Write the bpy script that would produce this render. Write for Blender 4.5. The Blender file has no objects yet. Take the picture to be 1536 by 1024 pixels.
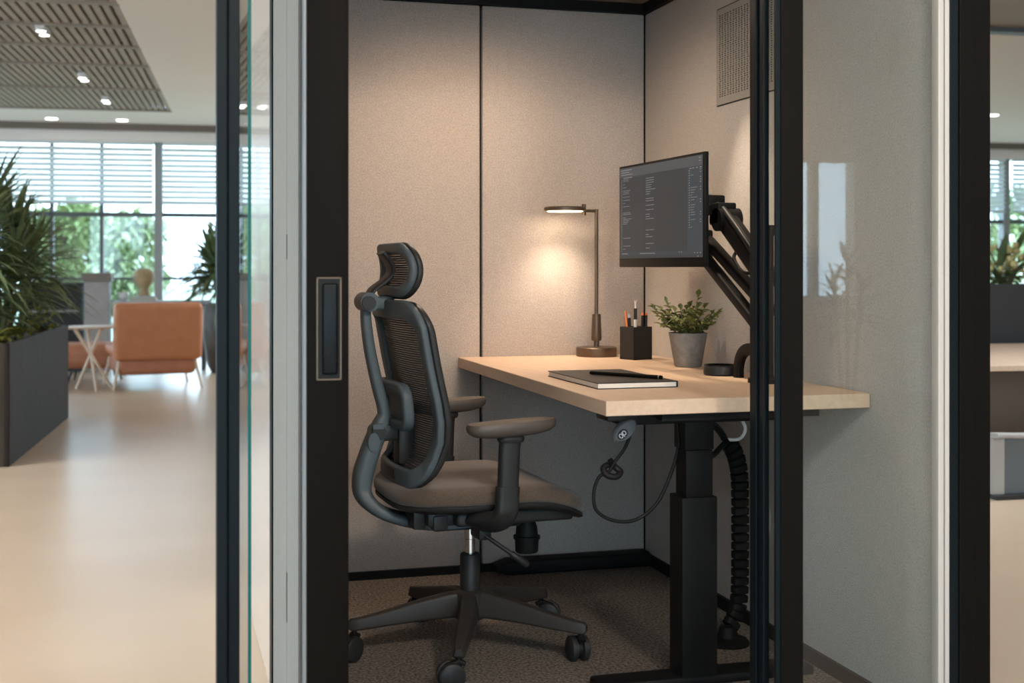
import bpy, bmesh, math, random
from mathutils import Vector, Matrix
random.seed(7)
C = bpy.context.scene.collection
S = bpy.context.scene
PI = math.pi

# ------------------------------------------------------------------ site frames
# World axes follow the booth: x to its right wall (x=0), y to its back wall (y=0).
EYE = Vector((-1.716, -4.341, 1.08))
FWD = Vector((.2687, .9632, 0)); RGT = Vector((.9632, -.2687, 0))
HX = Vector((.9977, -.0677, 0)); HY = Vector((.0677, .9977, 0)); HROT = -math.radians(3.88)
def H(a, b, z=0):            # hall coordinates (the hall is turned a few degrees from the booth)
    p = HX*a + HY*b
    return (EYE.x+p.x, EYE.y+p.y, z)

# ------------------------------------------------------------------ materials
def mat(name, col, rough=.5, metal=0, spec=.5, noise=None, bump=None, emit=None, coat=0, sheen=0, stretch=None):
    m = bpy.data.materials.new(name); m.use_nodes = True
    nt = m.node_tree; b = nt.nodes['Principled BSDF']
    b.inputs['Base Color'].default_value = (*col, 1)
    b.inputs['Roughness'].default_value = rough
    b.inputs['Metallic'].default_value = metal
    b.inputs['Specular IOR Level'].default_value = spec
    b.inputs['Coat Weight'].default_value = coat
    b.inputs['Sheen Weight'].default_value = sheen
    if emit:
        b.inputs['Emission Color'].default_value = (*emit[0], 1)
        b.inputs['Emission Strength'].default_value = emit[1]
    tc = None
    def coords(scale):
        nonlocal tc
        if tc is None: tc = nt.nodes.new('ShaderNodeTexCoord')
        mp = nt.nodes.new('ShaderNodeMapping'); mp.inputs['Scale'].default_value = scale
        nt.links.new(tc.outputs['Object'], mp.inputs['Vector'])
        return mp.outputs['Vector']
    if noise:                # (scale, other colour, detail)
        n = nt.nodes.new('ShaderNodeTexNoise'); n.inputs['Scale'].default_value = noise[0]
        n.inputs['Detail'].default_value = noise[2] if len(noise) > 2 else 4
        nt.links.new(coords(stretch or (1, 1, 1)), n.inputs['Vector'])
        r = nt.nodes.new('ShaderNodeValToRGB')
        r.color_ramp.elements[0].position = .3; r.color_ramp.elements[1].position = .7
        r.color_ramp.elements[0].color = (*col, 1); r.color_ramp.elements[1].color = (*noise[1], 1)
        nt.links.new(n.outputs['Fac'], r.inputs['Fac']); nt.links.new(r.outputs['Color'], b.inputs['Base Color'])
    if bump:                 # (scale, strength, distance)
        n = nt.nodes.new('ShaderNodeTexNoise'); n.inputs['Scale'].default_value = bump[0]; n.inputs['Detail'].default_value = 3
        nt.links.new(coords(stretch or (1, 1, 1)), n.inputs['Vector'])
        bp = nt.nodes.new('ShaderNodeBump'); bp.inputs['Strength'].default_value = bump[1]; bp.inputs['Distance'].default_value = bump[2]
        nt.links.new(n.outputs['Fac'], bp.inputs['Height']); nt.links.new(bp.outputs['Normal'], b.inputs['Normal'])
    return m

def glass_mat(name, tint, base=.045, peak=1.0):
    m = bpy.data.materials.new(name); m.use_nodes = True
    nt = m.node_tree; nt.nodes.clear()
    out = nt.nodes.new('ShaderNodeOutputMaterial'); mx = nt.nodes.new('ShaderNodeMixShader')
    tr = nt.nodes.new('ShaderNodeBsdfTransparent'); tr.inputs['Color'].default_value = (*tint, 1)
    gl = nt.nodes.new('ShaderNodeBsdfGlossy'); gl.inputs['Roughness'].default_value = 0.0
    lw = nt.nodes.new('ShaderNodeLayerWeight'); lw.inputs['Blend'].default_value = .5
    pw = nt.nodes.new('ShaderNodeMath'); pw.operation = 'POWER'; pw.inputs[1].default_value = 5
    ml = nt.nodes.new('ShaderNodeMath'); ml.operation = 'MULTIPLY_ADD'; ml.inputs[1].default_value = peak-base; ml.inputs[2].default_value = base
    nt.links.new(lw.outputs['Facing'], pw.inputs[0]); nt.links.new(pw.outputs[0], ml.inputs[0])
    nt.links.new(ml.outputs[0], mx.inputs[0]); nt.links.new(tr.outputs[0], mx.inputs[1]); nt.links.new(gl.outputs[0], mx.inputs[2])
    nt.links.new(mx.outputs[0], out.inputs['Surface'])
    return m

def felt_mat(name, c1, c2):
    m = mat(name, c1, .95, spec=.15, noise=(210, c2, 6), bump=(330, .5, .003), sheen=.1)
    nt = m.node_tree
    # broad mottling of the wool on top of the fine weave
    b = nt.nodes['Principled BSDF']; src = b.inputs['Base Color'].links[0].from_socket
    tc = [n for n in nt.nodes if n.type == 'TEX_COORD'][0]
    n = nt.nodes.new('ShaderNodeTexNoise'); n.inputs['Scale'].default_value = 38; n.inputs['Detail'].default_value = 5
    nt.links.new(tc.outputs['Object'], n.inputs['Vector'])
    r = nt.nodes.new('ShaderNodeMapRange'); r.inputs[1].default_value = .3; r.inputs[2].default_value = .7
    r.inputs[3].default_value = .965; r.inputs[4].default_value = 1.03
    nt.links.new(n.outputs['Fac'], r.inputs[0])
    mx = nt.nodes.new('ShaderNodeMix'); mx.data_type = 'RGBA'; mx.blend_type = 'MULTIPLY'; mx.inputs[0].default_value = 1
    nt.links.new(src, mx.inputs[6]); nt.links.new(r.outputs[0], mx.inputs[7]); nt.links.new(mx.outputs[2], b.inputs['Base Color'])
    return m

def woven_mesh_mat(name, col, pitch, open_share):
    m = bpy.data.materials.new(name); m.use_nodes = True
    nt = m.node_tree; b = nt.nodes['Principled BSDF']; out = nt.nodes['Material Output']
    b.inputs['Base Color'].default_value = (*col, 1); b.inputs['Roughness'].default_value = .75
    tc = nt.nodes.new('ShaderNodeTexCoord'); w = nt.nodes.new('ShaderNodeTexWave')
    w.wave_type = 'BANDS'; w.bands_direction = 'Z'; w.inputs['Scale'].default_value = .314/pitch; w.inputs['Distortion'].default_value = .15
    nt.links.new(tc.outputs['Object'], w.inputs['Vector'])
    r = nt.nodes.new('ShaderNodeMapRange'); r.inputs[1].default_value = .35; r.inputs[2].default_value = .65
    r.inputs[3].default_value = 0; r.inputs[4].default_value = open_share
    nt.links.new(w.outputs['Fac'], r.inputs[0])
    tr = nt.nodes.new('ShaderNodeBsdfTransparent'); mx = nt.nodes.new('ShaderNodeMixShader')
    nt.links.new(r.outputs[0], mx.inputs[0]); nt.links.new(b.outputs[0], mx.inputs[1]); nt.links.new(tr.outputs[0], mx.inputs[2])
    nt.links.new(mx.outputs[0], out.inputs['Surface'])
    return m

M = dict(
    felt=felt_mat('wool_felt', (.34, .29, .255), (.50, .437, .39)),
    felt_right=felt_mat('wool_felt_grey', (.37, .345, .32), (.52, .49, .46)),  # same felt, greyed: the daylight on the right wall is put into the colour
    felt_white=felt_mat('pale_felt', (.27, .26, .24), (.33, .315, .29)),
    carpet=mat('loop_carpet', (.055, .048, .044), .95, spec=.1, noise=(120, (.30, .26, .225), 8), bump=(230, .8, .006)),
    black=mat('black_metal', (.0075, .0073, .0072), .5, spec=.13),
    bronze_black=mat('bronze_black_metal', (.0058, .0048, .0038), .6, spec=.07),
    frame=mat('anodised_frame', (.005, .0085, .0105), .42, spec=.12),
    grip=mat('pull_grip', (.004, .0045, .005), .35, spec=.15),
    rubber=mat('black_rubber', (.006, .006, .006), .6, spec=.25),
    plastic=mat('charcoal_plastic', (.070, .092, .104), .45, spec=.32, bump=(900, .08, .0005)),
    dark_plastic=mat('dark_plastic', (.020, .020, .020), .45, spec=.28),
    base_plastic=mat('base_plastic', (.034, .030, .027), .45, spec=.22),
    pad=mat('armrest_pad', (.075, .060, .050), .5),
    seat=mat('seat_fabric', (.075, .054, .041), .95, spec=.1, noise=(330, (.125, .093, .070), 5), bump=(500, .5, .002), sheen=.25),
    mesh=woven_mesh_mat('back_mesh', (.036, .037, .039), .0062, .38),
    chrome=mat('chrome', (.75, .74, .72), .18, metal=1),
    oak=mat('light_oak', (.57, .405, .285), .42, spec=.4, noise=(7, (.64, .475, .345), 8), stretch=(9, 1.1, 9), bump=(14, .05, .001)),
    bronze=mat('brushed_bronze', (.13, .095, .068), .42, metal=.75),
    diffuser=mat('lamp_diffuser', (.9, .85, .75), .5, emit=((1, .78, .5), 9)),
    concrete=mat('concrete_pot', (.20, .19, .18), .9, spec=.2, noise=(55, (.28, .265, .25), 8), bump=(90, .3, .002)),
    soil=mat('soil', (.03, .02, .013), .95, noise=(60, (.07, .05, .03), 5)),
    leaf=mat('leaf_green', (.06, .095, .022), .5, noise=(30, (.24, .26, .075), 3)),
    palm=mat('palm_green', (.095, .15, .055), .45, noise=(5, (.25, .28, .12), 3)),
    palm_dark=mat('palm_dark_green', (.075, .12, .05), .45, noise=(6, (.19, .235, .105), 3)),
    cover=mat('ground_cover', (.10, .14, .02), .6, noise=(9, (.38, .33, .05), 3)),
    stem=mat('stem_brown', (.12, .09, .045), .8, noise=(30, (.20, .16, .08), 4)),
    paper=mat('paper_edge', (.72, .66, .57), .8, noise=(2.5, (.80, .74, .65), 2), stretch=(1, 1, 500)),
    notebook=mat('notebook_cover', (.026, .022, .019), .55, bump=(350, .15, .001)),
    screen=mat('screen_glass', (.008, .0085, .009), .55, spec=.2, emit=((.038, .041, .044), 1)),
    ui_bar=mat('ui_toolbar', (.008, .0085, .009), .55, spec=.2, emit=((.075, .077, .082), 1)),
    ui_side=mat('ui_sidebar', (.008, .0085, .009), .55, spec=.2, emit=((.043, .052, .060), 1)),
    ui_text=mat('ui_text', (.02, .02, .02), .4, emit=((.17, .18, .19), 1)),
    orange=mat('orange_lacquer', (.75, .20, .05), .45),
    clear=mat('clear_plastic', (.72, .66, .62), .2),
    silver=mat('silver_metal', (.6, .58, .56), .3, metal=1),
    white_plastic=mat('white_plastic', (.75, .75, .76), .4),
    grey_plastic=mat('grey_plastic', (.11, .115, .12), .5),
    glass=glass_mat('booth_glass', (.95, .975, .965)),
    window_glass=glass_mat('window_glass', (.96, .985, .98)),
    glass_edge=mat('glass_green_edge', (.004, .10, .09), .3, spec=.15),
    cream=mat('cream_lacquer', (.70, .655, .59), .22, spec=.9, coat=.6),
    trim_light=mat('light_trim', (.55, .52, .47), .4, spec=.5),
    vent=mat('vent_panel', (.30, .285, .26), .7),
    hole=mat('vent_hole', (.05, .045, .04), .9),
    booth_ceiling=mat('booth_ceiling', (.16, .125, .10), .9),
    floor=mat('hall_floor', (.56, .42, .295), .30, spec=.3, noise=(1.4, (.61, .465, .335), 9), stretch=(.7, 1.3, 1), bump=(3, .03, .01)),
    plaster=mat('plaster', (.86, .80, .755), .9, spec=.2),
    slat=mat('taupe_slat', (.36, .30, .245), .7, noise=(3, (.42, .35, .29), 4)),
    plenum=mat('plenum', (.10, .085, .07), .95),
    beam=mat('beam_taupe', (.30, .25, .205), .7),
    bulkhead=mat('brown_bulkhead', (.16, .13, .105), .7),
    mullion=mat('grey_mullion', (.26, .27, .275), .45),
    dark_mullion=mat('dark_mullion', (.09, .10, .105), .5),
    blind=mat('blind_white', (.82, .83, .83), .6),
    planter=mat('planter_zinc', (.040, .031, .024), .75, spec=.12, noise=(5, (.056, .044, .036), 6), stretch=(4, 4, .5)),
    leather=mat('tan_leather', (.50, .185, .078), .55, noise=(9, (.56, .22, .10), 5), bump=(160, .15, .002)),
    leather_dark=mat('tan_leather_seat', (.42, .165, .085), .6, noise=(9, (.48, .20, .115), 5)),
    beech=mat('pale_beech', (.68, .54, .40), .5, noise=(6, (.74, .60, .46), 5)),
    stone=mat('grey_stone', (.34, .33, .32), .8, noise=(7, (.42, .41, .40), 5)),
    stone_cap=mat('brown_stone', (.20, .175, .155), .7),
    charcoal=mat('charcoal_board', (.022, .022, .023), .6),
    gold=mat('ochre_vase', (.42, .31, .17), .6, noise=(12, (.50, .38, .22), 3)),
    pot_dark=mat('dark_pot', (.035, .028, .022), .45, noise=(6, (.10, .075, .055), 4)),
    tree=mat('tree_leaf', (.17, .25, .08), .7, noise=(.9, (.36, .43, .19), 2)),
    tree_pale=mat('tree_leaf_pale', (.30, .37, .18), .7, noise=(.9, (.52, .56, .34), 2)),
    bark=mat('bark', (.12, .09, .06), .9),
    lawn=mat('lawn', (.30, .33, .24), .9, noise=(1.5, (.40, .43, .33), 5)),
    walnut=mat('brown_panel', (.075, .055, .043), .3, spec=.5, noise=(3, (.10, .075, .058), 4)),
    bench=mat('bench_grey', (.13, .145, .15), .8, bump=(200, .2, .002)),
    bench_rail=mat('bench_rail', (.40, .385, .36), .5),
    led=mat('led_panel', (.9, .9, .9), .5, emit=((.97, .985, 1), 6)),
    led_small=mat('led_spot', (.9, .9, .9), .5, emit=((1, .95, .87), 14)),
    steel=mat('satin_steel', (.55, .55, .55), .35, metal=1),
    book_a=mat('book_cream', (.62, .56, .47), .8), book_b=mat('book_grey', (.55, .56, .57), .8),
    blossom=mat('yellow_blossom', (.55, .45, .16), .7, noise=(14, (.68, .58, .28), 3)),
)

def blind_mat():
    m = M['blind']; nt = m.node_tree; b = nt.nodes['Principled BSDF']; out = nt.nodes['Material Output']
    t = nt.nodes.new('ShaderNodeBsdfTranslucent'); t.inputs['Color'].default_value = (.86, .88, .88, 1)
    mx = nt.nodes.new('ShaderNodeMixShader'); mx.inputs[0].default_value = .3
    nt.links.new(b.outputs[0], mx.inputs[1]); nt.links.new(t.outputs[0], mx.inputs[2]); nt.links.new(mx.outputs[0], out.inputs['Surface'])
blind_mat()
# ------------------------------------------------------------------ mesh builder
class MB:
    def __init__(s): s.bm = bmesh.new()
    def _xf(s, vs, m):
        if m is not None: bmesh.ops.transform(s.bm, matrix=m, verts=vs)
    def box(s, x0, x1, y0, y1, z0, z1, bev=0, seg=2, m=None):
        g = bmesh.ops.create_cube(s.bm, size=1)
        vs = g['verts']
        for v in vs:
            v.co = Vector(((x0+x1)/2+v.co.x*(x1-x0), (y0+y1)/2+v.co.y*(y1-y0), (z0+z1)/2+v.co.z*(z1-z0)))
        if bev:
            es = list({e for v in vs for e in v.link_edges})
            r = bmesh.ops.bevel(s.bm, geom=es, offset=bev, segments=seg, affect='EDGES', profile=.5)
            vs = list({v for f in r['faces'] for v in f.verts} | {v for v in vs if v.is_valid})
        s._xf(vs, m); return s
    def ring_solid(s, rings, closed_caps=True):
        bm = s.bm; R = [[bm.verts.new(p) for p in r] for r in rings]
        n = len(R[0])
        for a, b in zip(R, R[1:]):
            for i in range(n):
                j = (i+1) % n
                try: bm.faces.new((a[i], a[j], b[j], b[i]))
                except ValueError: pass
        if closed_caps:
            bm.faces.new(list(reversed(R[0]))); bm.faces.new(R[-1])
        return s
    def lathe(s, prof, c=(0, 0, 0), n=32, m=None):     # prof: (radius, z), solid of revolution
        rings = []
        for r, z in prof:
            rings.append([Vector((c[0]+max(r, 1e-4)*math.cos(2*PI*i/n), c[1]+max(r, 1e-4)*math.sin(2*PI*i/n), c[2]+z)) for i in range(n)])
        if m is not None: rings = [[m @ p for p in r] for r in rings]
        return s.ring_solid(rings)
    def rod(s, p, q, r0, r1=None, n=14):
        r1 = r0 if r1 is None else r1
        return s.sweep([p, q], [(math.cos(2*PI*i/n), math.sin(2*PI*i/n)) for i in range(n)], scales=[r0, r1])
    def tube(s, pts, r, n=8, closed=False, scales=None):
        return s.sweep(pts, [(math.cos(2*PI*i/n), math.sin(2*PI*i/n)) for i in range(n)],
                       scales=scales or [r]*len(pts), closed=closed)
    def sweep(s, pts, sec, ref=None, scales=None, closed=False):
        pts = [Vector(p) for p in pts]; N = len(pts); rings = []
        prev = None
        for i, p in enumerate(pts):
            if closed: t = pts[(i+1) % N]-pts[i-1]
            else: t = pts[min(i+1, N-1)]-pts[max(i-1, 0)]
            t.normalize()
            if ref is not None: rv = Vector(ref)
            elif prev is not None: rv = prev
            else: rv = Vector((0, 0, 1)) if abs(t.z) < .9 else Vector((1, 0, 0))
            b = t.cross(rv)
            if b.length < 1e-5: b = t.orthogonal()
            b.normalize(); n_ = b.cross(t); prev = n_
            k = scales[i] if scales else 1
            ka, kb = k if isinstance(k, (tuple, list)) else (k, k)
            rings.append([p+b*(a*ka)+n_*(c*kb) for a, c in sec])
        if closed:
            rings.append(rings[0])
            bm = s.bm; R = [[bm.verts.new(q) for q in r] for r in rings[:-1]]; R.append(R[0]); n = len(sec)
            for a, b in zip(R, R[1:]):
                for i in range(n):
                    j = (i+1) % n; bm.faces.new((a[i], a[j], b[j], b[i]))
            return s
        return s.ring_solid(rings)
    def grid(s, rows):
        bm = s.bm; R = [[bm.verts.new(p) for p in r] for r in rows]
        for a, b in zip(R, R[1:]):
            for i in range(len(a)-1): bm.faces.new((a[i], a[i+1], b[i+1], b[i]))
        return s
    def quad(s, a, b, c, d):
        s.bm.faces.new([s.bm.verts.new(p) for p in (a, b, c, d)]); return s
    def build(s, name, m, parent=None, smooth=None, solid=0, sub=0):
        bm = s.bm
        bmesh.ops.recalc_face_normals(bm, faces=bm.faces)
        me = bpy.data.meshes.new(name); bm.to_mesh(me); bm.free()
        ms = m if isinstance(m, (list, tuple)) else [m]
        for k in ms: me.materials.append(M[k])
        if smooth is not None:
            for p in me.polygons: p.use_smooth = True
            me.set_sharp_from_angle(angle=math.radians(smooth))
        o = bpy.data.objects.new(name, me); C.objects.link(o)
        if parent: o.parent = parent
        if solid:
            md = o.modifiers.new('thick', 'SOLIDIFY'); md.thickness = solid; md.offset = 0
        if sub:
            md = o.modifiers.new('sub', 'SUBSURF'); md.levels = sub; md.render_levels = sub
        return o

def rrect(w, h, r, n=4):      # rounded rectangle section, full width w, full height h
    out = []
    for cx, cy, a0 in ((w/2-r, h/2-r, 0), (-w/2+r, h/2-r, 90), (-w/2+r, -h/2+r, 180), (w/2-r, -h/2+r, 270)):
        for k in range(n+1):
            a = math.radians(a0+90*k/n); out.append((cx+r*math.cos(a), cy+r*math.sin(a)))
    return out
def spline(pts, n=6, closed=False):
    pts = [Vector(p) for p in pts]; N = len(pts); out = []
    rng = N if closed else N-1
    for i in range(rng):
        if closed: p0, p1, p2, p3 = pts[i-1], pts[i], pts[(i+1) % N], pts[(i+2) % N]
        else: p0, p1, p2, p3 = pts[max(i-1, 0)], pts[i], pts[i+1], pts[min(i+2, N-1)]
        for k in range(n):
            t = k/n
            out.append(.5*((2*p1)+(p2-p0)*t+(2*p0-5*p1+4*p2-p3)*t*t+(3*p1-p0-3*p2+p3)*t**3))
    if not closed: out.append(pts[-1])
    return out
def interp(tab, x):
    tab = sorted(tab)
    if x <= tab[0][0]: return tab[0][1]
    for (a, fa), (b, fb) in zip(tab, tab[1:]):
        if x <= b: return fa+(fb-fa)*(x-a)/(b-a)
    return tab[-1][1]

def tag(o, label, cat, group=None, kind=None):
    o['label'] = label; o['category'] = cat
    if group: o['group'] = group
    if kind: o['kind'] = kind
    return o
def thing(name, label, cat, loc=(0, 0, 0), rz=0, group=None):
    o = bpy.data.objects.new(name, None); C.objects.link(o)
    o.empty_display_size = .1; o.location = loc; o.rotation_euler = (0, 0, rz)
    return tag(o, label, cat, group)
def structure(name, mb, m, loc=(0, 0, 0), rz=0, parent=None, label=None, **kw):
    o = mb.build(name, m, parent, **kw)
    if parent is None:
        o.location = loc; o.rotation_euler = (0, 0, rz); o['kind'] = 'structure'
        if label: o['label'] = label
    return o
def copy_tree(o, parent=None):
    c = o.copy(); C.objects.link(c)
    if parent: c.parent = parent
    for ch in list(o.children): copy_tree(ch, c)
    return c

# ================================================================== BOOTH SHELL
YF = -1.83; TOP = 2.008
def felt_panel(mb, x0, x1, y0, y1, z0, z1): mb.box(x0, x1, y0, y1, z0, z1, .006, 2)
b = MB()
felt_panel(b, -1.395, -.6225, 0, .035, .03, TOP); felt_panel(b, -.6135, -.002, 0, .035, .03, TOP)
wb = structure('wall_back', b, 'felt', smooth=35)
structure('core', MB().box(-1.44, .06, .022, .075, 0, 2.12), 'black', parent=wb)
b = MB(); felt_panel(b, 0, .04, -1.80, .0, .03, TOP)
wr = structure('wall_right', b, 'felt_right', smooth=35)
structure('core', MB().box(.038, .075, -1.79, .075, 0, 2.12), 'black', parent=wr)
b = MB(); felt_panel(b, -1.42, -1.395, -1.74, 0, .03, TOP)
wl = structure('wall_left', b, 'felt', smooth=35)
b = MB(); SEAM = -1.475; b.box(-1.44, -1.42, SEAM+.003, -1.13, .0, 2.12); b.box(-1.44, -1.42, -1.72, SEAM-.003, 0, 2.12)
structure('outer_felt', b, 'felt_white', parent=wl)
b = MB(); b.box(-1.4408, -1.438, SEAM-.012, SEAM+.004, 1.10, 1.155); b.box(-1.4408, -1.438, SEAM-.012, SEAM+.004, .29, .40); structure('latch_slot', b, 'frame', parent=wl)
structure('outer_trim', MB().box(-1.444, -1.42, -1.13, -1.07, 0, 2.12), 'frame', parent=wl)
structure('outer_lacquer', MB().box(-1.44, -1.42, -1.07, .075, 0, 2.12, .002, 1), 'cream', parent=wl)
structure('floor_carpet', MB().box(-1.42, .04, YF+.02, .03, .0005, .008), 'carpet')
structure('ceiling_booth', MB().box(-1.42, .04, YF+.06, .03, 2.045, 2.075), 'booth_ceiling')
b = MB(); b.box(-1.395, 0, -.014, .0, TOP, 2.045); b.box(-.014, 0, -1.79, -.014, TOP, 2.045); b.box(-1.395, -1.381, -1.74, -.014, TOP, 2.045)
structure('trim_1', b, 'black')
structure('baseboard_back', MB().box(-1.395, -.0, -.012, .004, .008, .036), 'black')
structure('baseboard_right', MB().box(-.012, .004, -1.79, -.012, .008, .046), 'black')
structure('baseboard_left', MB().box(-1.396, -1.384, -1.72, -.012, .008, .036), 'black')
structure('roof', MB().box(-1.46, .13, YF, .08, 2.12, 2.16), 'black')
# front frame
structure('trim_2', MB().box(-1.609, .13, YF, YF+.07, 2.06, 2.14, .003), 'frame')
b = MB(); b.box(-1.608, -1.588, YF, YF+.05, 0, 2.06, .002); b.box(-1.586, -1.564, YF+.006, YF+.05, 0, 2.06, .002); b.box(-1.590, -1.584, YF+.012, YF+.05, 0, 2.06)
structure('trim_3', b, 'frame')
g = MB(); g.box(-1.5485, -1.5425, YF+.004, -1.16, .0, 2.06)
wg = structure('window_1', g, 'glass')
structure('glass_edge', MB().box(-1.5487, -1.5423, YF-.001, YF+.004, .0, 2.06), 'glass_edge', parent=wg)
structure('gasket', MB().box(-1.56, -1.53, -1.16, -1.145, 0, 2.06), 'rubber', parent=wg)
# front header that ties the outer screen to the booth
structure('trim_4', MB().box(-1.56, -1.44, -1.80, -1.14, 2.02, 2.06), 'frame')

# sliding door leaf, parked open: the leading stile with a flush pull
d = MB(); d.box(-1.435, -1.352, YF, YF+.05, .012, 2.06, .003)
door = structure('door_1', d, 'bronze_black', smooth=35)
b = MB(); b.box(-1.4395, -1.435, YF+.008, YF+.02, .012, 2.06); b.box(-1.4395, -1.435, YF+.03, YF+.042, .012, 2.06); b.box(-1.437, -1.435, YF+.02, YF+.03, .012, 2.06)
structure('edge_strip', b, 'mullion', parent=door)  # pale grey paints window light onto the stile's left side
b = MB(); b.box(-1.435, -1.36, YF+.05, YF+.11, .012, 2.06, .002)
structure('jamb', b, 'frame', parent=door)
hb = MB()
x0, x1, z0, z1 = -1.4165, -1.3665, .858, 1.062
hb.box(x0, x1, YF-.003, YF+.002, z1-.003, z1, .0008); hb.box(x0, x1, YF-.003, YF+.002, z0, z0+.003, .0008)
hb.box(x0, x0+.0035, YF-.003, YF+.002, z0, z1, .0008); hb.box(x1-.0035, x1, YF-.003, YF+.002, z0, z1, .0008)
hd = structure('handle', hb, 'bronze', parent=door)
structure('recess', MB().box(x0+.003, x1-.003, YF-.0012, YF+.001, z0+.003, z1-.003), 'rubber', parent=hd)
structure('grip', MB().box(x0+.012, x1-.008, YF-.006, YF-.001, z0+.012, z1-.012, .0045, 4), 'grip', parent=hd, smooth=40)

# right fixed light with its two posts
b = MB(); b.box(-.404, -.350, YF, YF+.03, .0, 2.06, .002)
structure('trim_5', b, 'bronze_black')
b = MB(); b.box(-.415, -.404, YF+.003, YF+.013, 0, 2.06, .001)
structure('trim_6', b, 'frame')
b = MB(); b.box(-.420, -.405, -1.776, -1.758, 0, 2.06, .002); b.box(-.414, -.405, -1.758, -1.740, 0, 2.06, .002)
b.box(-.420, -.400, -1.740, -1.722, 0, 2.06, .002); b.box(-.416, -.395, -1.722, -1.700, 0, 2.06, .002)
structure('trim_7', b, 'frame')
structure('window_2', MB().box(-.412, -.404, -1.765, YF+.016, 0, 2.06), 'glass')
structure('window_3', MB().box(-.352, .0, YF+.008, YF+.016, .0, 2.06), 'glass')
b = MB(); b.box(-.008, .006, YF+.002, YF+.03, 0, 2.06, .002); b.box(.010, .022, YF+.004, YF+.03, 0, 2.06, .002)
structure('trim_8', b, 'trim_light')
structure('trim_9', MB().box(.022, .046, YF+.004, YF+.045, 0, 2.06, .002), 'frame')
b = MB(); b.box(.046, .088, YF, YF+.06, 0, 2.06, .003); b.box(.088, .131, YF+.004, YF+.06, 0, 2.06, .003)
structure('trim_10', b, 'bronze_black')

# perforated air panel on the right wall
vt = tag(MB().box(-.004, .002, -1.13, -.631, 1.596, 1.90, .001, 1).build('vent_panel', 'vent'), 'flush perforated grey air vent panel high on the right booth wall', 'vent')
h = MB()
for j in range(24):
    for i in range(38):
        y = -.655-.0195*j+random.uniform(-.002, .002); z = 1.622+.0069*i
        h.box(-.0052, -.0035, y-random.uniform(.002, .0042), y+random.uniform(.002, .0042), z-.0016, z+.0016)
h.build('perforation', 'hole', vt)
b = MB()
for a in ((-1.1325, -1.1300), (-.631, -.6285)): b.box(-.003, .002, a[0], a[1], 1.594, 1.902)
for a in ((1.5935, 1.596), (1.90, 1.9025)): b.box(-.003, .002, -1.13, -.631, a[0], a[1])
b.build('shadow_gap', 'black', vt)

# ================================================================== DESK
dk = thing('standing_desk', 'light oak standing desk with one black lifting column against the right wall', 'desk', (-.35, -.765, 0))
DT = .767
def dl(mb): return mb
o = MB().box(-.352, .348, -.765, .763, -.036, 0, .0015, 1)
t = o.build('tabletop', 'oak', dk); t.location = (0, 0, DT)
# column (front): outer sleeve, middle, inner
b = MB(); b.box(-.077, .021, -.575, -.49, .03, .492, .003); b.build('outer_column', 'black', dk, smooth=35)
b = MB(); b.box(-.063, .012, -.567, -.498, .49, .612, .003); b.build('inner_column', 'black', dk, smooth=35)
b = MB(); b.box(-.067, .014, -.569, -.496, .6125, .70, .003); b.build('column_head', 'black', dk, smooth=35)
b = MB(); b.box(-.245, .26, -.575, -.50, .683, .731, .004); b.build('crossbar', 'black', dk, smooth=35)
b = MB()
for y in (-.72, .70): b.box(-.20, .22, y-.02, y+.02, .712, .731)
b.box(-.19, -.15, -.7, .7, .712, .731); b.box(.17, .21, -.7, .7, .712, .731)
b.build('underframe', 'black', dk)
b = MB(); b.box(-.30, .30, -.575, -.49, .008, .034, .008); b.build('foot', 'black', dk, smooth=35)
b = MB(); b.box(-.285, -.205, -.59, -.50, .695, .731, .006, 3); b.build('control_box', 'dark_plastic', dk, smooth=40)

rw = tag(MB().sweep([(-.585, -.055, .034), (-.535, -.055, .034), (-.016, -.055, .034)], rrect(.075, .05, .008), ref=(0, 0, 1), scales=[(1, .35), (1, 1), (1, 1)]).build('floor_raceway', 'black', smooth=35), 'low black floor raceway along the foot of the back wall under the desk', 'raceway')

# hanging hand controller and its lead
c = thing('hand_controller', 'grey oval hand controller with a white mark hanging under the desk front', 'controller', (-.60, -1.335, .73))
mt = Matrix.Translation((.012, -.012, -.058)) @ Matrix.Rotation(math.radians(-42), 4, 'Y')
b = MB(); b.sweep([mt @ Vector(p) for p in ((0, -.013, 0), (0, -.006, 0), (0, .008, 0), (0, .013, 0))], [(.022*math.cos(2*PI*i/28)*1.7, .022*math.sin(2*PI*i/28)) for i in range(28)], ref=mt.to_3x3() @ Vector((0, 0, 1)), scales=[.82, 1, 1, .85])
b.build('body', 'grey_plastic', c, smooth=50)
b = MB(); b.sweep([mt @ Vector((-.012, -.0138, 0)), mt @ Vector((-.012, -.0125, 0))], [(.013*math.cos(2*PI*i/24)*1.2, .012*math.sin(2*PI*i/24)) for i in range(24)], ref=mt.to_3x3() @ Vector((0, 0, 1)))
b.build('button', 'dark_plastic', c)
b = MB()
for k in range(2):
    cx = -.018+.011*k
    b.tube([mt @ Vector((cx+.0042*math.cos(2*PI*i/12), -.0145, .0055*math.sin(2*PI*i/12))) for i in range(12)], .0013, 6, closed=True)
b.box(-.0125, -.0112, -.0152, -.0138, -.009, .006, m=mt)
b.build('emblem', 'white_plastic', c)
b = MB(); b.rod((0, 0, 0), (.005, -.002, -.03), .009); b.build('strap', 'dark_plastic', c)
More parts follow.
